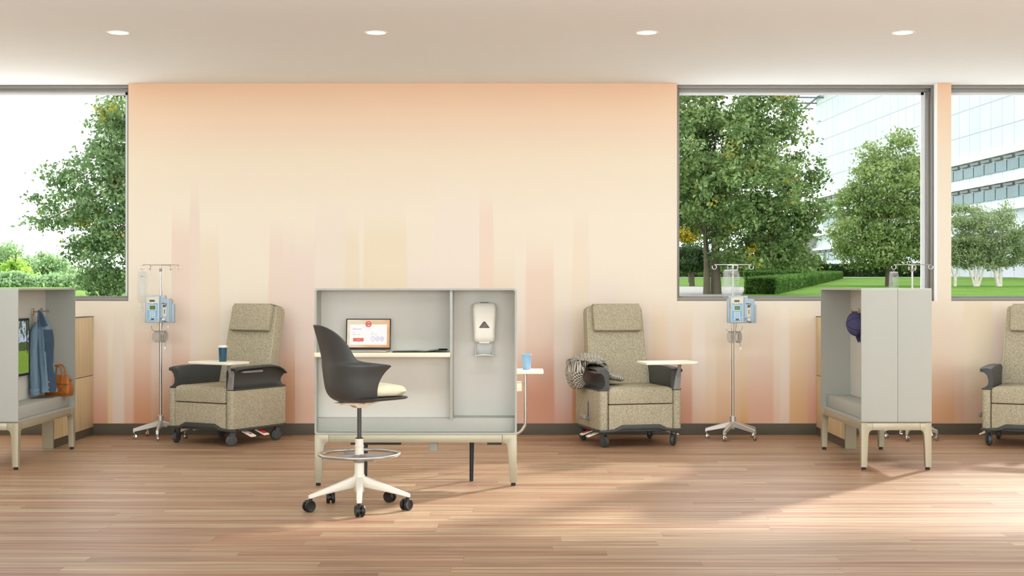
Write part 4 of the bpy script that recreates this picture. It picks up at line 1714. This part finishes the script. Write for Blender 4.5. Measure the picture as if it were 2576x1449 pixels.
def park_material():
    g = NT('park_picture')
    x, y, z = g.xyz(g.pos())
    n = g.noise(g.pos(), 14, 4, 0.7)
    n2 = g.noise(g.pos(), 60, 3, 0.7)
    hz = g.math('ADD', z, g.math('MULTIPLY', g.math('SUBTRACT', n, 0.5), 0.08))
    sky = lin((196, 212, 232))
    grass = g.mix(n2, lin((70, 120, 20)), lin((170, 200, 60)))
    tree = g.mix(n2, lin((30, 44, 20)), lin((96, 124, 60)))
    c = g.mix(g.math('GREATER_THAN', hz, -0.03), grass, tree)
    c = g.mix(g.math('GREATER_THAN', hz, 0.04), c, sky)
    crown = g.math('GREATER_THAN', g.math('ADD', n, g.math('MULTIPLY', z, 0.7)), 0.60)
    c = g.mix(crown, c, tree)
    trunk = g.math('LESS_THAN', g.math('ABSOLUTE', g.math('SUBTRACT', g.math('ADD', y, g.math('MULTIPLY', z, 0.12)), 0.30)), 0.011)
    c = g.mix(g.math('MULTIPLY', trunk, g.math('GREATER_THAN', z, -0.05)), c, lin((50, 40, 30)))
    g.b.inputs['Base Color'].default_value = (0.02, 0.02, 0.02, 1)
    g.l(c, g.b.inputs['Emission Color'])
    g.b.inputs['Emission Strength'].default_value = 0.75
    return g.m


tv = thing('picture_screen', 'black framed screen showing a green park inside the left cabinet', 'screen', (BP, 11.22, 0.894))
bm = B()
bb(bm, 0.0005, 0.025, -0.36, 0.355, -0.232, 0.232, 0.004)
obj('frame', bm, M['black'], tv)
bm = B()
bb(bm, 0.0245, 0.026, -0.34, 0.335, -0.212, 0.212)
obj('picture', bm, park_material(), tv)

# denim jacket hanging from the far hook
jk = thing('denim_jacket', 'blue denim jacket hanging on a brass hook in the left cabinet', 'jacket', (BP + 0.100, 11.70, 0))


def cloth_loft(levels, seed, n=40, amp=0.006, lobes=5):
    rr = random.Random(seed)
    ph = [rr.uniform(0, 6.28) for _ in range(4)]
    rings = []
    L_ = 26
    for i in range(L_):
        f = i / (L_ - 1)
        z = interp(f, [0, 1], [levels[0][0], levels[-1][0]])
        zs_ = [-l[0] for l in levels]
        cx, cy, rx, ry = [interp(-z, zs_, [l[q] for l in levels]) for q in (1, 2, 3, 4)]
        ring = []
        for k in range(n):
            a = 2 * PI * k / n
            m_ = 1 + (amp / 0.03) * f * (0.5 * math.sin(lobes * a + ph[0] + 1.5 * f) + 0.35 * math.sin((lobes + 3) * a + ph[1] - 2 * f)) + 0.04 * math.sin(14 * f + 3 * a + ph[2])
            ring.append((cx + rx * math.cos(a) * m_, cy + ry * math.sin(a) * m_, z))
        rings.append(ring)
    return rings


bm = B()
loft(bm, cloth_loft([(1.190, -0.032, 0, 0.014, 0.014), (1.13, -0.018, 0, 0.032, 0.045), (1.06, -0.004, 0, 0.050, 0.070), (0.99, 0.004, 0, 0.062, 0.080), (0.75, 0.014, 0, 0.066, 0.080), (0.515, 0.026, 0, 0.074, 0.082)], 1, amp=0.012))
jb = obj('jacket_body', bm, M['denim'], jk, 60)
bm = B()
loft(bm, cloth_loft([(1.090, -0.040, -0.045, 0.018, 0.026), (1.02, -0.052, -0.075, 0.032, 0.038), (0.85, -0.056, -0.090, 0.034, 0.038), (0.7, -0.050, -0.095, 0.033, 0.036), (0.548, -0.042, -0.095, 0.034, 0.036)], 5, 28, 0.004, 4))
sl = obj('sleeve', bm, M['denim'], jk, 60)
bm = B()
loft(bm, cloth_loft([(0.552, -0.042, -0.095, 0.038, 0.041), (0.53, -0.042, -0.095, 0.039, 0.042), (0.497, -0.040, -0.095, 0.038, 0.041)], 6, 28, 0.001, 3))
obj('cuff', bm, M['denim'], sl, 50)
# collar: folded leaf on the near side, and front placket
bm = B()
col_pts = [[(-0.012, -0.030, 1.178), (0.012, -0.028, 1.176)], [(-0.006, -0.060, 1.13), (0.050, -0.052, 1.115)], [(0.006, -0.088, 1.075), (0.082, -0.070, 1.055)], [(0.026, -0.098, 1.030), (0.098, -0.078, 1.058)]]
t_ = bmesh.new()
vs = [[t_.verts.new(p) for p in r] for r in col_pts]
for a, b in zip(vs, vs[1:]):
    t_.faces.new((a[0], a[1], b[1], b[0]))
bmesh.ops.solidify(t_, geom=t_.faces[:], thickness=0.006)
merge(bm, t_)
obj('collar', bm, M['denim_dark'], jk, 60, (-0.022, 0, 0.008), sub=2)
bm = B()
t_ = bmesh.new()
vs = []
for k in range(14):
    f = k / 13
    z = 1.03 - 0.515 * f
    wv = 0.008 * math.sin(f * 9)
    vs.append([t_.verts.new((0.060 + 0.025 * f + wv, -0.085 - 0.004 * math.sin(5 * f), z)), t_.verts.new((0.105 + 0.03 * f + wv, -0.062, z)), t_.verts.new((0.114 + 0.03 * f + wv, -0.02, z))])
for a, b in zip(vs, vs[1:]):
    t_.faces.new((a[0], a[1], b[1], b[0]))
    t_.faces.new((a[1], a[2], b[2], b[1]))
bmesh.ops.solidify(t_, geom=t_.faces[:], thickness=0.005)
merge(bm, t_)
obj('front_placket', bm, M['denim_dark'], jk, 60, (-0.035, 0, 0))
bm = B()
for z in (0.60, 0.555, 0.52):
    lathe(bm, [(0, 0), (0.006, 0.001), (0.006, 0.003), (0, 0.004)], (0.105, -0.085, z), 12, 'y')
obj('buttons', bm, M['brass'], jk, 35, (-0.035, 0, 0))

# leather handbag on the raised bottom of the left cabinet
hb = thing('handbag', 'tan orange leather handbag resting in the left cabinet', 'handbag', (-3.808, 11.90, 0.4665), R(-8))
hb.scale = (0.94, 0.94, 1.0)
bm = B()
rings = []
for z, wx, wy in ((0.0, 0.104, 0.052), (0.006, 0.112, 0.058), (0.05, 0.116, 0.058), (0.11, 0.110, 0.048), (0.155, 0.098, 0.034), (0.172, 0.088, 0.018), (0.176, 0.083, 0.010)):
    rings.append([(p[0] * (1 + 0.0 * z), p[1], z + 0.006 * math.cos(p[0] * 30) * (z > 0.1)) for p in rrect(-wx, wx, -wy, wy, min(wy * 0.6, 0.02), 4)])
loft(bm, rings)
obj('bag_body', bm, M['leather'], hb, 60)
bm = B()
for z0, dx in ((0.035, -0.05), (0.035, 0.05)):
    for s in (-1, 1):
        tube(bm, [(dx - 0.035 * s, -0.0615, 0.02), (dx, -0.060, 0.06), (dx + 0.035 * s, -0.054, 0.10)], 0.0018, 5)
tube(bm, [(-0.112, -0.055, 0.10), (0.0, -0.0535, 0.104), (0.112, -0.055, 0.10)], 0.002, 5)
tube(bm, [(-0.112, -0.0605, 0.016), (0.0, -0.0605, 0.018), (0.112, -0.0605, 0.016)], 0.002, 5)
obj('stitching', bm, M['leather_dark'], hb)
for y in (-0.038, 0.03):
    bm = B()
    tube(bm, spline([(-0.045, y - 0.012, 0.10), (-0.045, y, 0.16), (-0.040, y, 0.22), (-0.02, y, 0.252), (0.0, y, 0.258), (0.02, y, 0.252), (0.040, y, 0.22), (0.045, y, 0.16), (0.045, y - 0.012, 0.10)], 6), 0.0068, 8)
    obj('handle', bm, M['leather'], hb, 60)
bm = B()
box(bm, (0.105, 0, 0.135), (0.03, 0.02, 0.01), 0.004, 2, (0, 0.6, 0))
obj('zip_pull', bm, M['leather_dark'], hb)

# ------------------------------------------------------------------ cap in the right cabinet
cp = thing('baseball_cap', 'faded navy baseball cap hanging in the right cabinet', 'cap', (2.632 + 0.205, 11.74, 1.075), 0)
bm = B()
rings = []
# crown: dome whose opening faces the back panel (+x), brim hanging down
for k in range(9):
    f = k / 8
    a = f * PI / 2
    x = -0.095 * math.cos(a) * 1.0 + 0.035
    rr_ = math.sin(a) ** 0.85
    rings.append([(x, 0.085 * rr_ * math.cos(2 * PI * q / 24), 0.102 * rr_ * math.sin(2 * PI * q / 24)) for q in range(24)])
rings[0] = [(rings[0][0][0], 0.012 * math.cos(2 * PI * q / 24), 0.014 * math.sin(2 * PI * q / 24)) for q in range(24)]
rings.append([(0.046, 0.083 * math.cos(2 * PI * q / 24), 0.100 * math.sin(2 * PI * q / 24)) for q in range(24)])
loft(bm, rings)
cw = obj('crown', bm, M['navy'], cp, 60)
bm = B()
for q in range(6):
    a0 = 2 * PI * (q + 0.5) / 6
    pts = []
    for k in range(1, 9):
        a = k / 8 * PI / 2
        rr_ = math.sin(a) ** 0.85
        pts.append((-0.095 * math.cos(a) + 0.034, 0.0865 * rr_ * math.cos(a0), 0.1035 * rr_ * math.sin(a0)))
    tube(bm, pts, 0.0022, 5)
    lathe(bm, [(0, 0), (0.004, 0.001), (0.003, 0.003), (0, 0.003)], (-0.034, 0.062 * math.cos(a0 + 0.5), 0.074 * math.sin(a0 + 0.5)), 10, 'x')
lathe(bm, [(0, 0), (0.008, 0.001), (0.006, 0.006), (0, 0.007)], (-0.066, 0, 0), 12, 'x')
obj('seams', bm, M['navy_dark'], cw)
bm = B()
t_ = bmesh.new()
vs = []
for k in range(13):
    a = R(-160 + 140 * k / 12)
    c_, s_ = math.cos(a), math.sin(a)
    vs.append([t_.verts.new((0.020 + 0.02 * (1 - c_ * c_), 0.082 * c_, 0.098 * s_)), t_.verts.new((0.012 + 0.03 * (1 - c_ * c_), 0.080 * c_, 0.11 * s_ - 0.030 * (1 - c_ * c_))), t_.verts.new((0.010 + 0.045 * (1 - c_ * c_), 0.070 * c_, 0.115 * s_ - 0.062 * (1 - c_ ** 4)))])
for a, b in zip(vs, vs[1:]):
    t_.faces.new((a[0], a[1], b[1], b[0]))
    t_.faces.new((a[1], a[2], b[2], b[1]))
bmesh.ops.solidify(t_, geom=t_.faces[:], thickness=0.004)
merge(bm, t_)
obj('brim', bm, M['navy'], cp, 60)

# ================================================================== outside
GY0 = 30.0


def gz(y):
    return 1.20 + (0.015 * (y - GY0) if y > GY0 else 0.0)


def grass_mat():
    g = NT('mown_lawn')
    n = g.noise(g.pos(), 0.8, 4, 0.7)
    n2 = g.noise(g.pos(), 12, 3, 0.7)
    f = g.math('MULTIPLY', g.math('ADD', n, n2), 0.5)
    c = g.ramp(f, [(0.35, lin((66, 96, 32))), (0.5, lin((90, 124, 42))), (0.65, lin((118, 146, 60)))])
    g.l(c, g.b.inputs['Base Color'])
    g.b.inputs['Roughness'].default_value = 0.95
    g.b.inputs['Specular IOR Level'].default_value = 0.1
    return g.m


t_ = bmesh.new()
ys = [13.57, 20, 30, 45, 60, 80, 100, 140, 200]
vs = [[t_.verts.new((-90, y, gz(y))), t_.verts.new((90, y, gz(y)))] for y in ys]
for a, b in zip(vs, vs[1:]):
    t_.faces.new((a[0], a[1], b[1], b[0]))
g_ = obj('lawn', merge(B(), t_), grass_mat(), None, 0)
g_['kind'] = 'structure'


def strip(name, poly, m, h=0.02):
    bm = B()
    t_ = bmesh.new()
    top = [t_.verts.new((x, y, gz(y) + h)) for x, y in poly]
    t_.faces.new(top)
    r_ = bmesh.ops.extrude_face_region(t_, geom=t_.faces[:])
    vv = [v for v in r_['geom'] if isinstance(v, bmesh.types.BMVert)]
    bmesh.ops.translate(t_, vec=(0, 0, -0.1), verts=vv)
    merge(bm, t_)
    o = obj(name, bm, m, None, 0)
    o['kind'] = 'structure'
    return o


strip('bounce_ground', [(-60, 13.58), (60, 13.58), (60, 26), (-60, 26)], mat('pale_bounce_ground', (232, 231, 228), 0.9, noise=0.05, nscale=4))  # unseen pale ground added to bounce daylight onto the ceiling
path_m = mat('pale_gravel_path', (150, 146, 136), 0.9, noise=0.06, nscale=5)
strip('trim_2', [(-20, 80), (60, 80), (60, 82.5), (-20, 82.5)], path_m)
strip('trim_3', [(3.0, 28.5), (4.6, 28.5), (7.0, 42), (4.5, 44)], path_m)


def leaves_mesh(name, centers, size, mt, parent, seed, up=0.4):
    """one foliage mesh of small folded leaf blades at the given centres"""
    rg = np.random.default_rng(seed)
    n = len(centers)
    d = rg.normal(size=(n, 3))
    d /= np.linalg.norm(d, axis=1)[:, None]
    nrm = rg.normal(size=(n, 3))
    nrm[:, 2] = np.abs(nrm[:, 2]) + up
    nrm -= (nrm * d).sum(1)[:, None] * d
    nrm /= np.linalg.norm(nrm, axis=1)[:, None]
    side = np.cross(d, nrm)
    s = size * rg.uniform(0.6, 1.35, size=(n, 1))
    c = centers
    v = np.empty((n, 4, 3))
    v[:, 0] = c - d * s * 0.6
    v[:, 1] = c + side * s * 0.36 + nrm * s * 0.10
    v[:, 2] = c + d * s * 0.6 - nrm * s * 0.12
    v[:, 3] = c - side * s * 0.36 + nrm * s * 0.10
    me = bpy.data.meshes.new(name)
    me.vertices.add(n * 4)
    me.vertices.foreach_set('co', v.reshape(-1).astype(np.float32))
    me.loops.add(n * 4)
    me.loops.foreach_set('vertex_index', np.arange(n * 4, dtype=np.int32))
    me.polygons.add(n)
    me.polygons.foreach_set('loop_start', np.arange(0, n * 4, 4, dtype=np.int32))
    me.polygons.foreach_set('loop_total', np.full(n, 4, dtype=np.int32))
    me.update()
    return link_mesh(name, me, mt, parent)


def crown_points(blobs, n, clump, rg, shell=0.55):
    """clumped points in ellipsoids (cx,cy,cz,rx,ry,rz,weight)"""
    wt = np.array([b[3] * b[4] * b[5] for b in blobs])
    wt = (wt ** 0.75) / (wt ** 0.75).sum()
    per = 42
    nc = max(4, n // per)
    idx = rg.choice(len(blobs), size=nc, p=wt)
    bl_ = np.array([b[:6] for b in blobs])[idx]
    u = rg.normal(size=(nc, 3))
    u /= np.linalg.norm(u, axis=1)[:, None]
    rad = shell + (1 - shell) * rg.uniform(size=(nc, 1)) ** 0.6
    cc = bl_[:, :3] + u * rad * bl_[:, 3:6]
    off = rg.normal(size=(nc, per, 3)) * np.array([clump, clump, clump * 0.55])
    return (cc[:, None, :] + off).reshape(-1, 3), cc


bark = mat('grey_brown_bark', (92, 84, 66), 0.95, noise=0.2, nscale=8)
birch_bark = mat('white_birch_bark', (214, 206, 190), 0.8, noise=0.25, nscale=9)


def tree(label, x, y, trunks, blobs, n, leaf, lm, seed, clump=0.16, bm_=None, cat='tree', group=None, name='leafy_tree', branches=14):
    """blobs relative to the tree base: (dx,dy,dz,rx,ry,rz)"""
    rg = np.random.default_rng(seed)
    t = thing(name, label, cat, (x, y, gz(y)), group=group)
    pts, cc = crown_points([b for b in blobs], n, clump, rg)
    o = leaves_mesh('foliage', pts, leaf, lm, t, seed + 1)
    bm = B()
    for tr in trunks:
        p = [Vector(q) for q in tr[0]]
        sp = spline(p, 5)
        k = len(sp)
        tube(bm, sp, [tr[1] * (1 - 0.75 * i / (k - 1)) for i in range(k)], 8)
        # branches reaching out to clumps
        for q in range(branches // len(trunks)):
            c = Vector(cc[int(rg.integers(len(cc)))])
            a = sp[int(k * 0.45 + (k * 0.5) * rg.uniform())]
            m_ = a.lerp(c, 0.5) + Vector((0, 0, -0.06))
            tube(bm, [a, m_, c], [tr[1] * 0.28, tr[1] * 0.16, tr[1] * 0.05], 5)
    obj('trunk', bm, bm_ or bark, t, 60)
    return t


lm_big = leaf_material('linden_leaves', (72, 96, 54), (112, 136, 78), (166, 184, 124), (206, 176, 40), 1.7, 1.5, 0.66)
lm_left = leaf_material('maple_leaves', (84, 112, 72), (116, 142, 94), (158, 180, 124), (200, 186, 84), 1.6, 1.3, 0.68)
lm_light = leaf_material('plane_leaves', (112, 134, 76), (144, 164, 100), (182, 196, 136), None, 1.6)
lm_birch = leaf_material('birch_leaves', (124, 144, 98), (158, 174, 124), (192, 204, 156), None, 3.0)
lm_far = leaf_material('distant_leaves', (120, 152, 108), (150, 180, 128), (178, 202, 150), None, 1.0)  # pale haze of distance put into the leaf colour
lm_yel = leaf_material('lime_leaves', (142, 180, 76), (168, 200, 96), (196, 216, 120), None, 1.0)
lm_dark = leaf_material('holm_leaves', (46, 66, 38), (70, 92, 56), (104, 128, 82), None, 2.0)
lm_gold = leaf_material('golden_leaves', (150, 130, 30), (190, 166, 50), (214, 194, 90), None, 2.0)
lm_hedge = leaf_material('hedge_leaves', (54, 86, 36), (84, 120, 50), (130, 164, 80), None, 3.0)
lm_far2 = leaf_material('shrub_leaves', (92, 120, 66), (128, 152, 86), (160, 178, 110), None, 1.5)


def pxblob(px, py, rx, rz, D, bx, by, dd=0.0, ry=None):
    """ellipsoid seen at a pixel, relative to a tree base at (bx, by)"""
    d = D + dd
    return (PX(px, d) - bx, d - by, PZ(py, d) - gz(by), rx * d / F_PX, (ry or rx) * d / F_PX, rz * d / F_PX)


# large tree seen through the left window
D = 30
tx_ = PX(430, D)
bl_ = [pxblob(p[0], p[1], p[2], p[3], D, tx_, D, p[4]) for p in ((330, 270, 75, 60, 0), (330, 380, 90, 80, 1), (225, 420, 55, 55, -0.5), (145, 440, 45, 22, 0), (190, 520, 75, 45, 0.5), (120, 560, 42, 16, -0.5),
      (300, 540, 100, 90, 0), (230, 630, 55, 40, 0.5), (300, 660, 85, 85, -0.5), (260, 720, 60, 40, 0), (400, 450, 130, 200, 0.5), (270, 300, 42, 36, 0), (105, 500, 30, 12, 0))]
tree('large green maple tree outside the left window', tx_, D, [([(0, 0, -0.1), (0, 0, 1.2), (-0.1, 0, 2.6), (-0.2, 0, 4.2)], 0.2)], bl_, 26000, 0.085, lm_left, 11, 0.13)
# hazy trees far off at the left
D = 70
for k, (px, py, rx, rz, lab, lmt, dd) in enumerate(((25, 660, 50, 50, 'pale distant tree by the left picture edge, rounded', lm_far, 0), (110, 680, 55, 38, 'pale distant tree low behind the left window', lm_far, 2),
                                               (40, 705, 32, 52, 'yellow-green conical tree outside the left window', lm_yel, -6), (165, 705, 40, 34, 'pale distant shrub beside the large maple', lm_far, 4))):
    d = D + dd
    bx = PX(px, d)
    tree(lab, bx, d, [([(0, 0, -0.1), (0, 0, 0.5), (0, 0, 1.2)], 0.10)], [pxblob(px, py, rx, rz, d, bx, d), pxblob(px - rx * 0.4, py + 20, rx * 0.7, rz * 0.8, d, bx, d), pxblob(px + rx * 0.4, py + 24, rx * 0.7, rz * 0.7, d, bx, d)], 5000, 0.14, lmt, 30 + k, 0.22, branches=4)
D = 44
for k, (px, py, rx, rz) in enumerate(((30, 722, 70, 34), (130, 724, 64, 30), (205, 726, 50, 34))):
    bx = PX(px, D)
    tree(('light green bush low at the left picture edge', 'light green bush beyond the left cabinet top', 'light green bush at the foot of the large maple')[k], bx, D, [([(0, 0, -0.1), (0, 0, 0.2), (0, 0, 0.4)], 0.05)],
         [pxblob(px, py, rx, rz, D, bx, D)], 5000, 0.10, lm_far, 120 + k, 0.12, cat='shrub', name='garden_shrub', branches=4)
D = 38
bx = PX(270, D)
tree('dark green shrub beneath the large maple tree', bx, D, [([(0, 0, -0.1), (0, 0, 0.3), (0, 0, 0.6)], 0.06)], [pxblob(270, 735, 70, 35, D, bx, D), pxblob(210, 745, 50, 26, D, bx, D), pxblob(330, 735, 60, 40, D, bx, D)], 5000, 0.09, lm_left, 50, 0.12, cat='shrub', name='garden_shrub', branches=4)

# large tree in the right window
D = 30
tx_ = PX(1792, D)
bl_ = [pxblob(p[0], p[1], p[2], p[3], D, tx_, D, p[4]) for p in ((1800, 250, 150, 80, 0), (1930, 290, 85, 70, 0.3), (1780, 380, 170, 110, -0.6), (1940, 390, 110, 90, 0.5), (2010, 440, 62, 55, 0), (1850, 480, 180, 110, -0.8),
      (2010, 520, 75, 50, 0), (1900, 560, 150, 80, 0.4), (1760, 520, 110, 80, 0.8), (1960, 600, 90, 60, 0), (1880, 630, 90, 42, -0.4), (1990, 650, 60, 32, 0.2), (1700, 420, 120, 140, 0.6), (2050, 480, 34, 18, 0))]
tree('large dark green linden tree with yellow patches outside the right window', tx_, D, [([(-0.12, 0, -0.1), (-0.12, 0, 0.6), (-0.16, 0.05, 1.5), (-0.3, 0.1, 2.8)], 0.085), ([(0.10, 0.1, -0.1), (0.08, 0.1, 0.8), (0.12, 0, 2.0), (0.4, 0, 3.8)], 0.125)],
     bl_, 42000, 0.085, lm_big, 12, 0.13, branches=30)
# lighter tree
D = 45
tx_ = PX(2236, D)
bl_ = [pxblob(p[0], p[1], p[2], p[3], D, tx_, D, p[4]) for p in ((2265, 370, 34, 40, 0), (2195, 400, 34, 50, 0.3), (2235, 470, 95, 80, 0), (2160, 510, 60, 50, 0), (2290, 460, 50, 75, 0.4), (2150, 590, 68, 50, -0.3), (2240, 580, 100, 80, 0.4), (2190, 640, 85, 36, 0), (2290, 620, 60, 60, 0))]
tree('light green plane tree standing on the lawn outside the right window', tx_, D, [([(0, 0, -0.1), (0, 0, 0.7), (0.03, 0, 1.8), (0, 0, 3.6)], 0.13)], bl_, 26000, 0.095, lm_light, 13, 0.15, branches=26)
# small dark tree, golden tree, and background shrubs at the left of that window
D = 45
tx_ = PX(1741, D)
tree('small dark round-headed tree behind the linden trunks', tx_, D, [([(0, 0, -0.1), (0, 0, 0.30), (0.08, 0, 0.6), (0.16, 0, 0.9)], 0.10), ([(0, 0, 0.25), (-0.1, 0, 0.5), (-0.2, 0, 0.8)], 0.06)], [pxblob(1735, 650, 52, 34, D, tx_, D), pxblob(1760, 660, 30, 24, D, tx_, D)], 6000, 0.07, lm_dark, 14, 0.1)
D = 55
tx_ = PX(1735, D)
tree('small golden-leaved tree half hidden by the linden crown', tx_, D, [([(0, 0, -0.1), (0, 0, 1), (0, 0, 2)], 0.06)], [pxblob(1730, 590, 34, 20, D, tx_, D), pxblob(1755, 575, 18, 12, D, tx_, D)], 2500, 0.10, lm_gold, 15, 0.1)
D = 84
shr = ((1715, 665, 40, 40), (1790, 672, 46, 34), (1855, 664, 50, 40), (1925, 668, 48, 36), (1990, 660, 44, 40), (2045, 672, 30, 26))
pos_words = ('at the far left', 'behind the linden trunks', 'left of the drip stand', 'right of the drip stand', 'above the clipped hedge', 'beside the pale building')
for k, (px, py, rx, rz) in enumerate(shr):
    bx = PX(px, D + k)
    tree('distant mid-green shrub seen through the right window, ' + pos_words[k], bx, D + k, [([(0, 0, -0.1), (0, 0, 0.4), (0, 0, 0.9)], 0.06)], [pxblob(px, py, rx, rz, D + k, bx, D + k), pxblob(px + 15, py + 14, rx, rz * 0.6, D + k, bx, D + k)], 3200, 0.17, lm_far2, 60 + k, 0.22, cat='shrub', name='garden_shrub', branches=4, group='shrubs beyond the garden')

# birches outside the far right window
D = 45
for k, (px, stems, lab) in enumerate(((2402, ((-3, -20), (5, 12)), 'birch tree beside the window pier, leftmost of three'), (2456, ((-18, -26), (-4, -6), (6, 8), (20, 24)), 'multi-stemmed birch tree, middle one of three'),
                                      (2515, ((-14, -18), (3, 2)), 'birch tree with thick white trunk, rightmost of three'))):
    bx = PX(px, D)
    s_ = D / F_PX
    tr = [([(a * 0.2 * s_, 0, -0.05), (a * s_ * 0.7, 0, 0.35), (b * s_, 0, 0.9), (b * s_ * 1.1, 0, 1.9)], (0.045 if k < 2 else 0.075)) for a, b in stems]
    bl_ = [pxblob(px, 600, 42, 66, D, bx, D), pxblob(px - 20, 640, 34, 40, D, bx, D), pxblob(px + 22, 630, 36, 46, D, bx, D, 0.4), pxblob(px + 8, 545, 26, 36, D, bx, D)]
    tree(lab, bx, D, tr, bl_, 8000, 0.06, lm_birch, 80 + k, 0.1, birch_bark, group='birches on the lawn', name='birch_tree', branches=8)
bx = PX(2585, D)
tree('birch foliage cut off by the right picture edge', bx, D, [([(0, 0, -0.05), (0, 0, 0.8), (0, 0, 1.8)], 0.05)], [pxblob(2585, 610, 46, 60, D, bx, D)], 4000, 0.06, lm_birch, 88, 0.1, birch_bark, name='birch_tree', branches=6)


def hedge(label, a, b, thick, h, lm, n, leaf, seed):
    """clipped hedge between two ground points"""
    ax, ay = a
    bx_, by_ = b
    t = thing('clipped_hedge', label, 'hedge', (ax, ay, gz(ay)))
    d = Vector((bx_ - ax, by_ - ay, 0))
    L_ = d.length
    u = d.normalized()
    v = Vector((-u.y, u.x, 0))
    rg = np.random.default_rng(seed)
    f = rg.uniform(0, 1, n)
    side = rg.integers(0, 4, n)
    q = rg.uniform(0, 1, n)
    off = np.where(side == 0, -0.5, np.where(side == 1, 0.5, q - 0.5)) * thick
    zz2 = np.where(side < 2, q, 1.0) * h
    f = np.where((side == 3) & (rg.uniform(0, 1, n) < 0.2), 0.0, f)
    zz2 = np.where(f == 0.0, rg.uniform(0, 1, n) * h, zz2)
    bx2 = u.x * f * L_ + v.x * off
    by2 = u.y * f * L_ + v.y * off
    zb = np.array([gz(ay + yy) - gz(ay) for yy in by2])
    pts = np.stack([bx2, by2, zb + zz2], 1) + rg.normal(size=(n, 3)) * 0.012
    leaves_mesh('foliage', pts, leaf, lm, t, seed, 0.2)
    bm = B()
    t_ = bmesh.new()
    vs = []
    K = 8
    for k in range(K + 1):
        c = u * (L_ * k / K)
        zb_ = gz(ay + c.y) - gz(ay)
        e = thick / 2 - 0.03
        vs.append([t_.verts.new((c.x + v.x * s, c.y + v.y * s, zb_ + z)) for s, z in ((-e, -0.05), (e, -0.05), (e, h - 0.03), (-e, h - 0.03))])
    for p, r_ in zip(vs, vs[1:]):
        for k in range(4):
            t_.faces.new((p[k], p[(k + 1) % 4], r_[(k + 1) % 4], r_[k]))
    t_.faces.new(vs[0])
    t_.faces.new(vs[-1][::-1])
    merge(bm, t_)
    obj('dense_core', bm, mat('hedge_core', (44, 66, 30), 0.95, noise=0.4, nscale=10), t, 0)
    return t


hedge('low clipped hedge running diagonally across the lawn', (5.62, 32), (17.4, 76), 0.7, 0.36, lm_hedge, 34000, 0.055, 200)
hedge('low clipped hedge crossing the lawn at the back of the garden', (17.4, 76.5), (12.6, 77), 0.7, 0.36, lm_hedge, 7000, 0.09, 201)
hedge('tall dark hedge at the far end of the lawn', (17.6, 88), (25.4, 88), 1.0, 0.72, lm_dark, 26000, 0.14, 202)

# long pale office building at the right
FX = Vector((0.051, -1, 0)).normalized()


def office_mat():
    g = NT('white_facade_panels')
    x, y, z = g.xyz(g.pos())
    v = g.vec(x, z, 0.0)
    br = g.n('TexBrick')
    g.l(v, br.inputs['Vector'])
    br.offset = 0.0
    br.inputs['Color1'].default_value = lin((206, 209, 215))
    br.inputs['Color2'].default_value = lin((198, 202, 209))
    br.inputs['Mortar'].default_value = lin((162, 168, 178))
    br.inputs['Scale'].default_value = 1.0
    br.inputs['Mortar Size'].default_value = 0.035
    br.inputs['Brick Width'].default_value = 1.7
    br.inputs['Row Height'].default_value = 1.6
    g.l(br.outputs['Color'], g.b.inputs['Base Color'])
    g.b.inputs['Roughness'].default_value = 0.6
    return g.m


# local frame: +x runs along the facade toward the viewer, -y is the outward face (toward the garden)
of = thing('office_building', 'long white office building with glazed bands at the far right', 'building', (26.42, 123, 1.2), 0)
of.rotation_euler = (0, 0, math.atan2(FX.y, FX.x))
LEN = 68.0
bm = B()
bb(bm, 0, LEN, 0, 12, 0, 24)
obj('facade', bm, office_mat(), of)
win_m = mat('teal_office_glass', (62, 104, 106), 0.12, 0.0, noise=0.45, nscale=0.9)
slab_m = mat('white_floor_band', (238, 240, 244), 0.6)
for (z0, z1) in ((6.95, 7.55), (5.35, 5.98), (2.55, 3.15)):
    for k in range(32):
        bm = B()
        x0 = 2.5 + k * 1.7
        bb(bm, x0 + 0.06, x0 + 1.64, -0.06, 0.05, z0, z1)
        obj('window', bm, win_m, of)
bm = B()
for z in (1.9, 3.5, 4.75, 6.35, 7.95):
    bb(bm, 0, LEN, -0.32, 0, z - 0.10, z + 0.10)
obj('floor_band', bm, slab_m, of)
bm = B()
for z in (3.32, 6.12, 7.70):
    for k in range(40):
        bb(bm, 0.6 + k * 1.7, 1.9 + k * 1.7, -0.2, 0.05, z - 0.07, z + 0.07)
obj('louvre', bm, mat('grey_louvre', (120, 124, 128), 0.5), of)
bm = B()
bb(bm, -2.6, 0.0, -1.0, 3, 0, 5.5)
obj('stair_tower', bm, mat('grey_concrete', (150, 148, 144), 0.8), of)
bm = B()
for k in range(8):
    box(bm, (-2 + k * 2.2, -1.3, 16.0 + k * 0.2), (0.12, 3.2, 0.12))
tube(bm, [(-3.5, -2.8, 15.8), (16, -2.8, 17.6)], 0.10, 6)
tube(bm, [(-3.5, -0.2, 16.2), (16, -0.2, 17.8)], 0.10, 6)
obj('canopy_frame', bm, mat('light_steel_canopy', (96, 106, 118), 0.5), of)
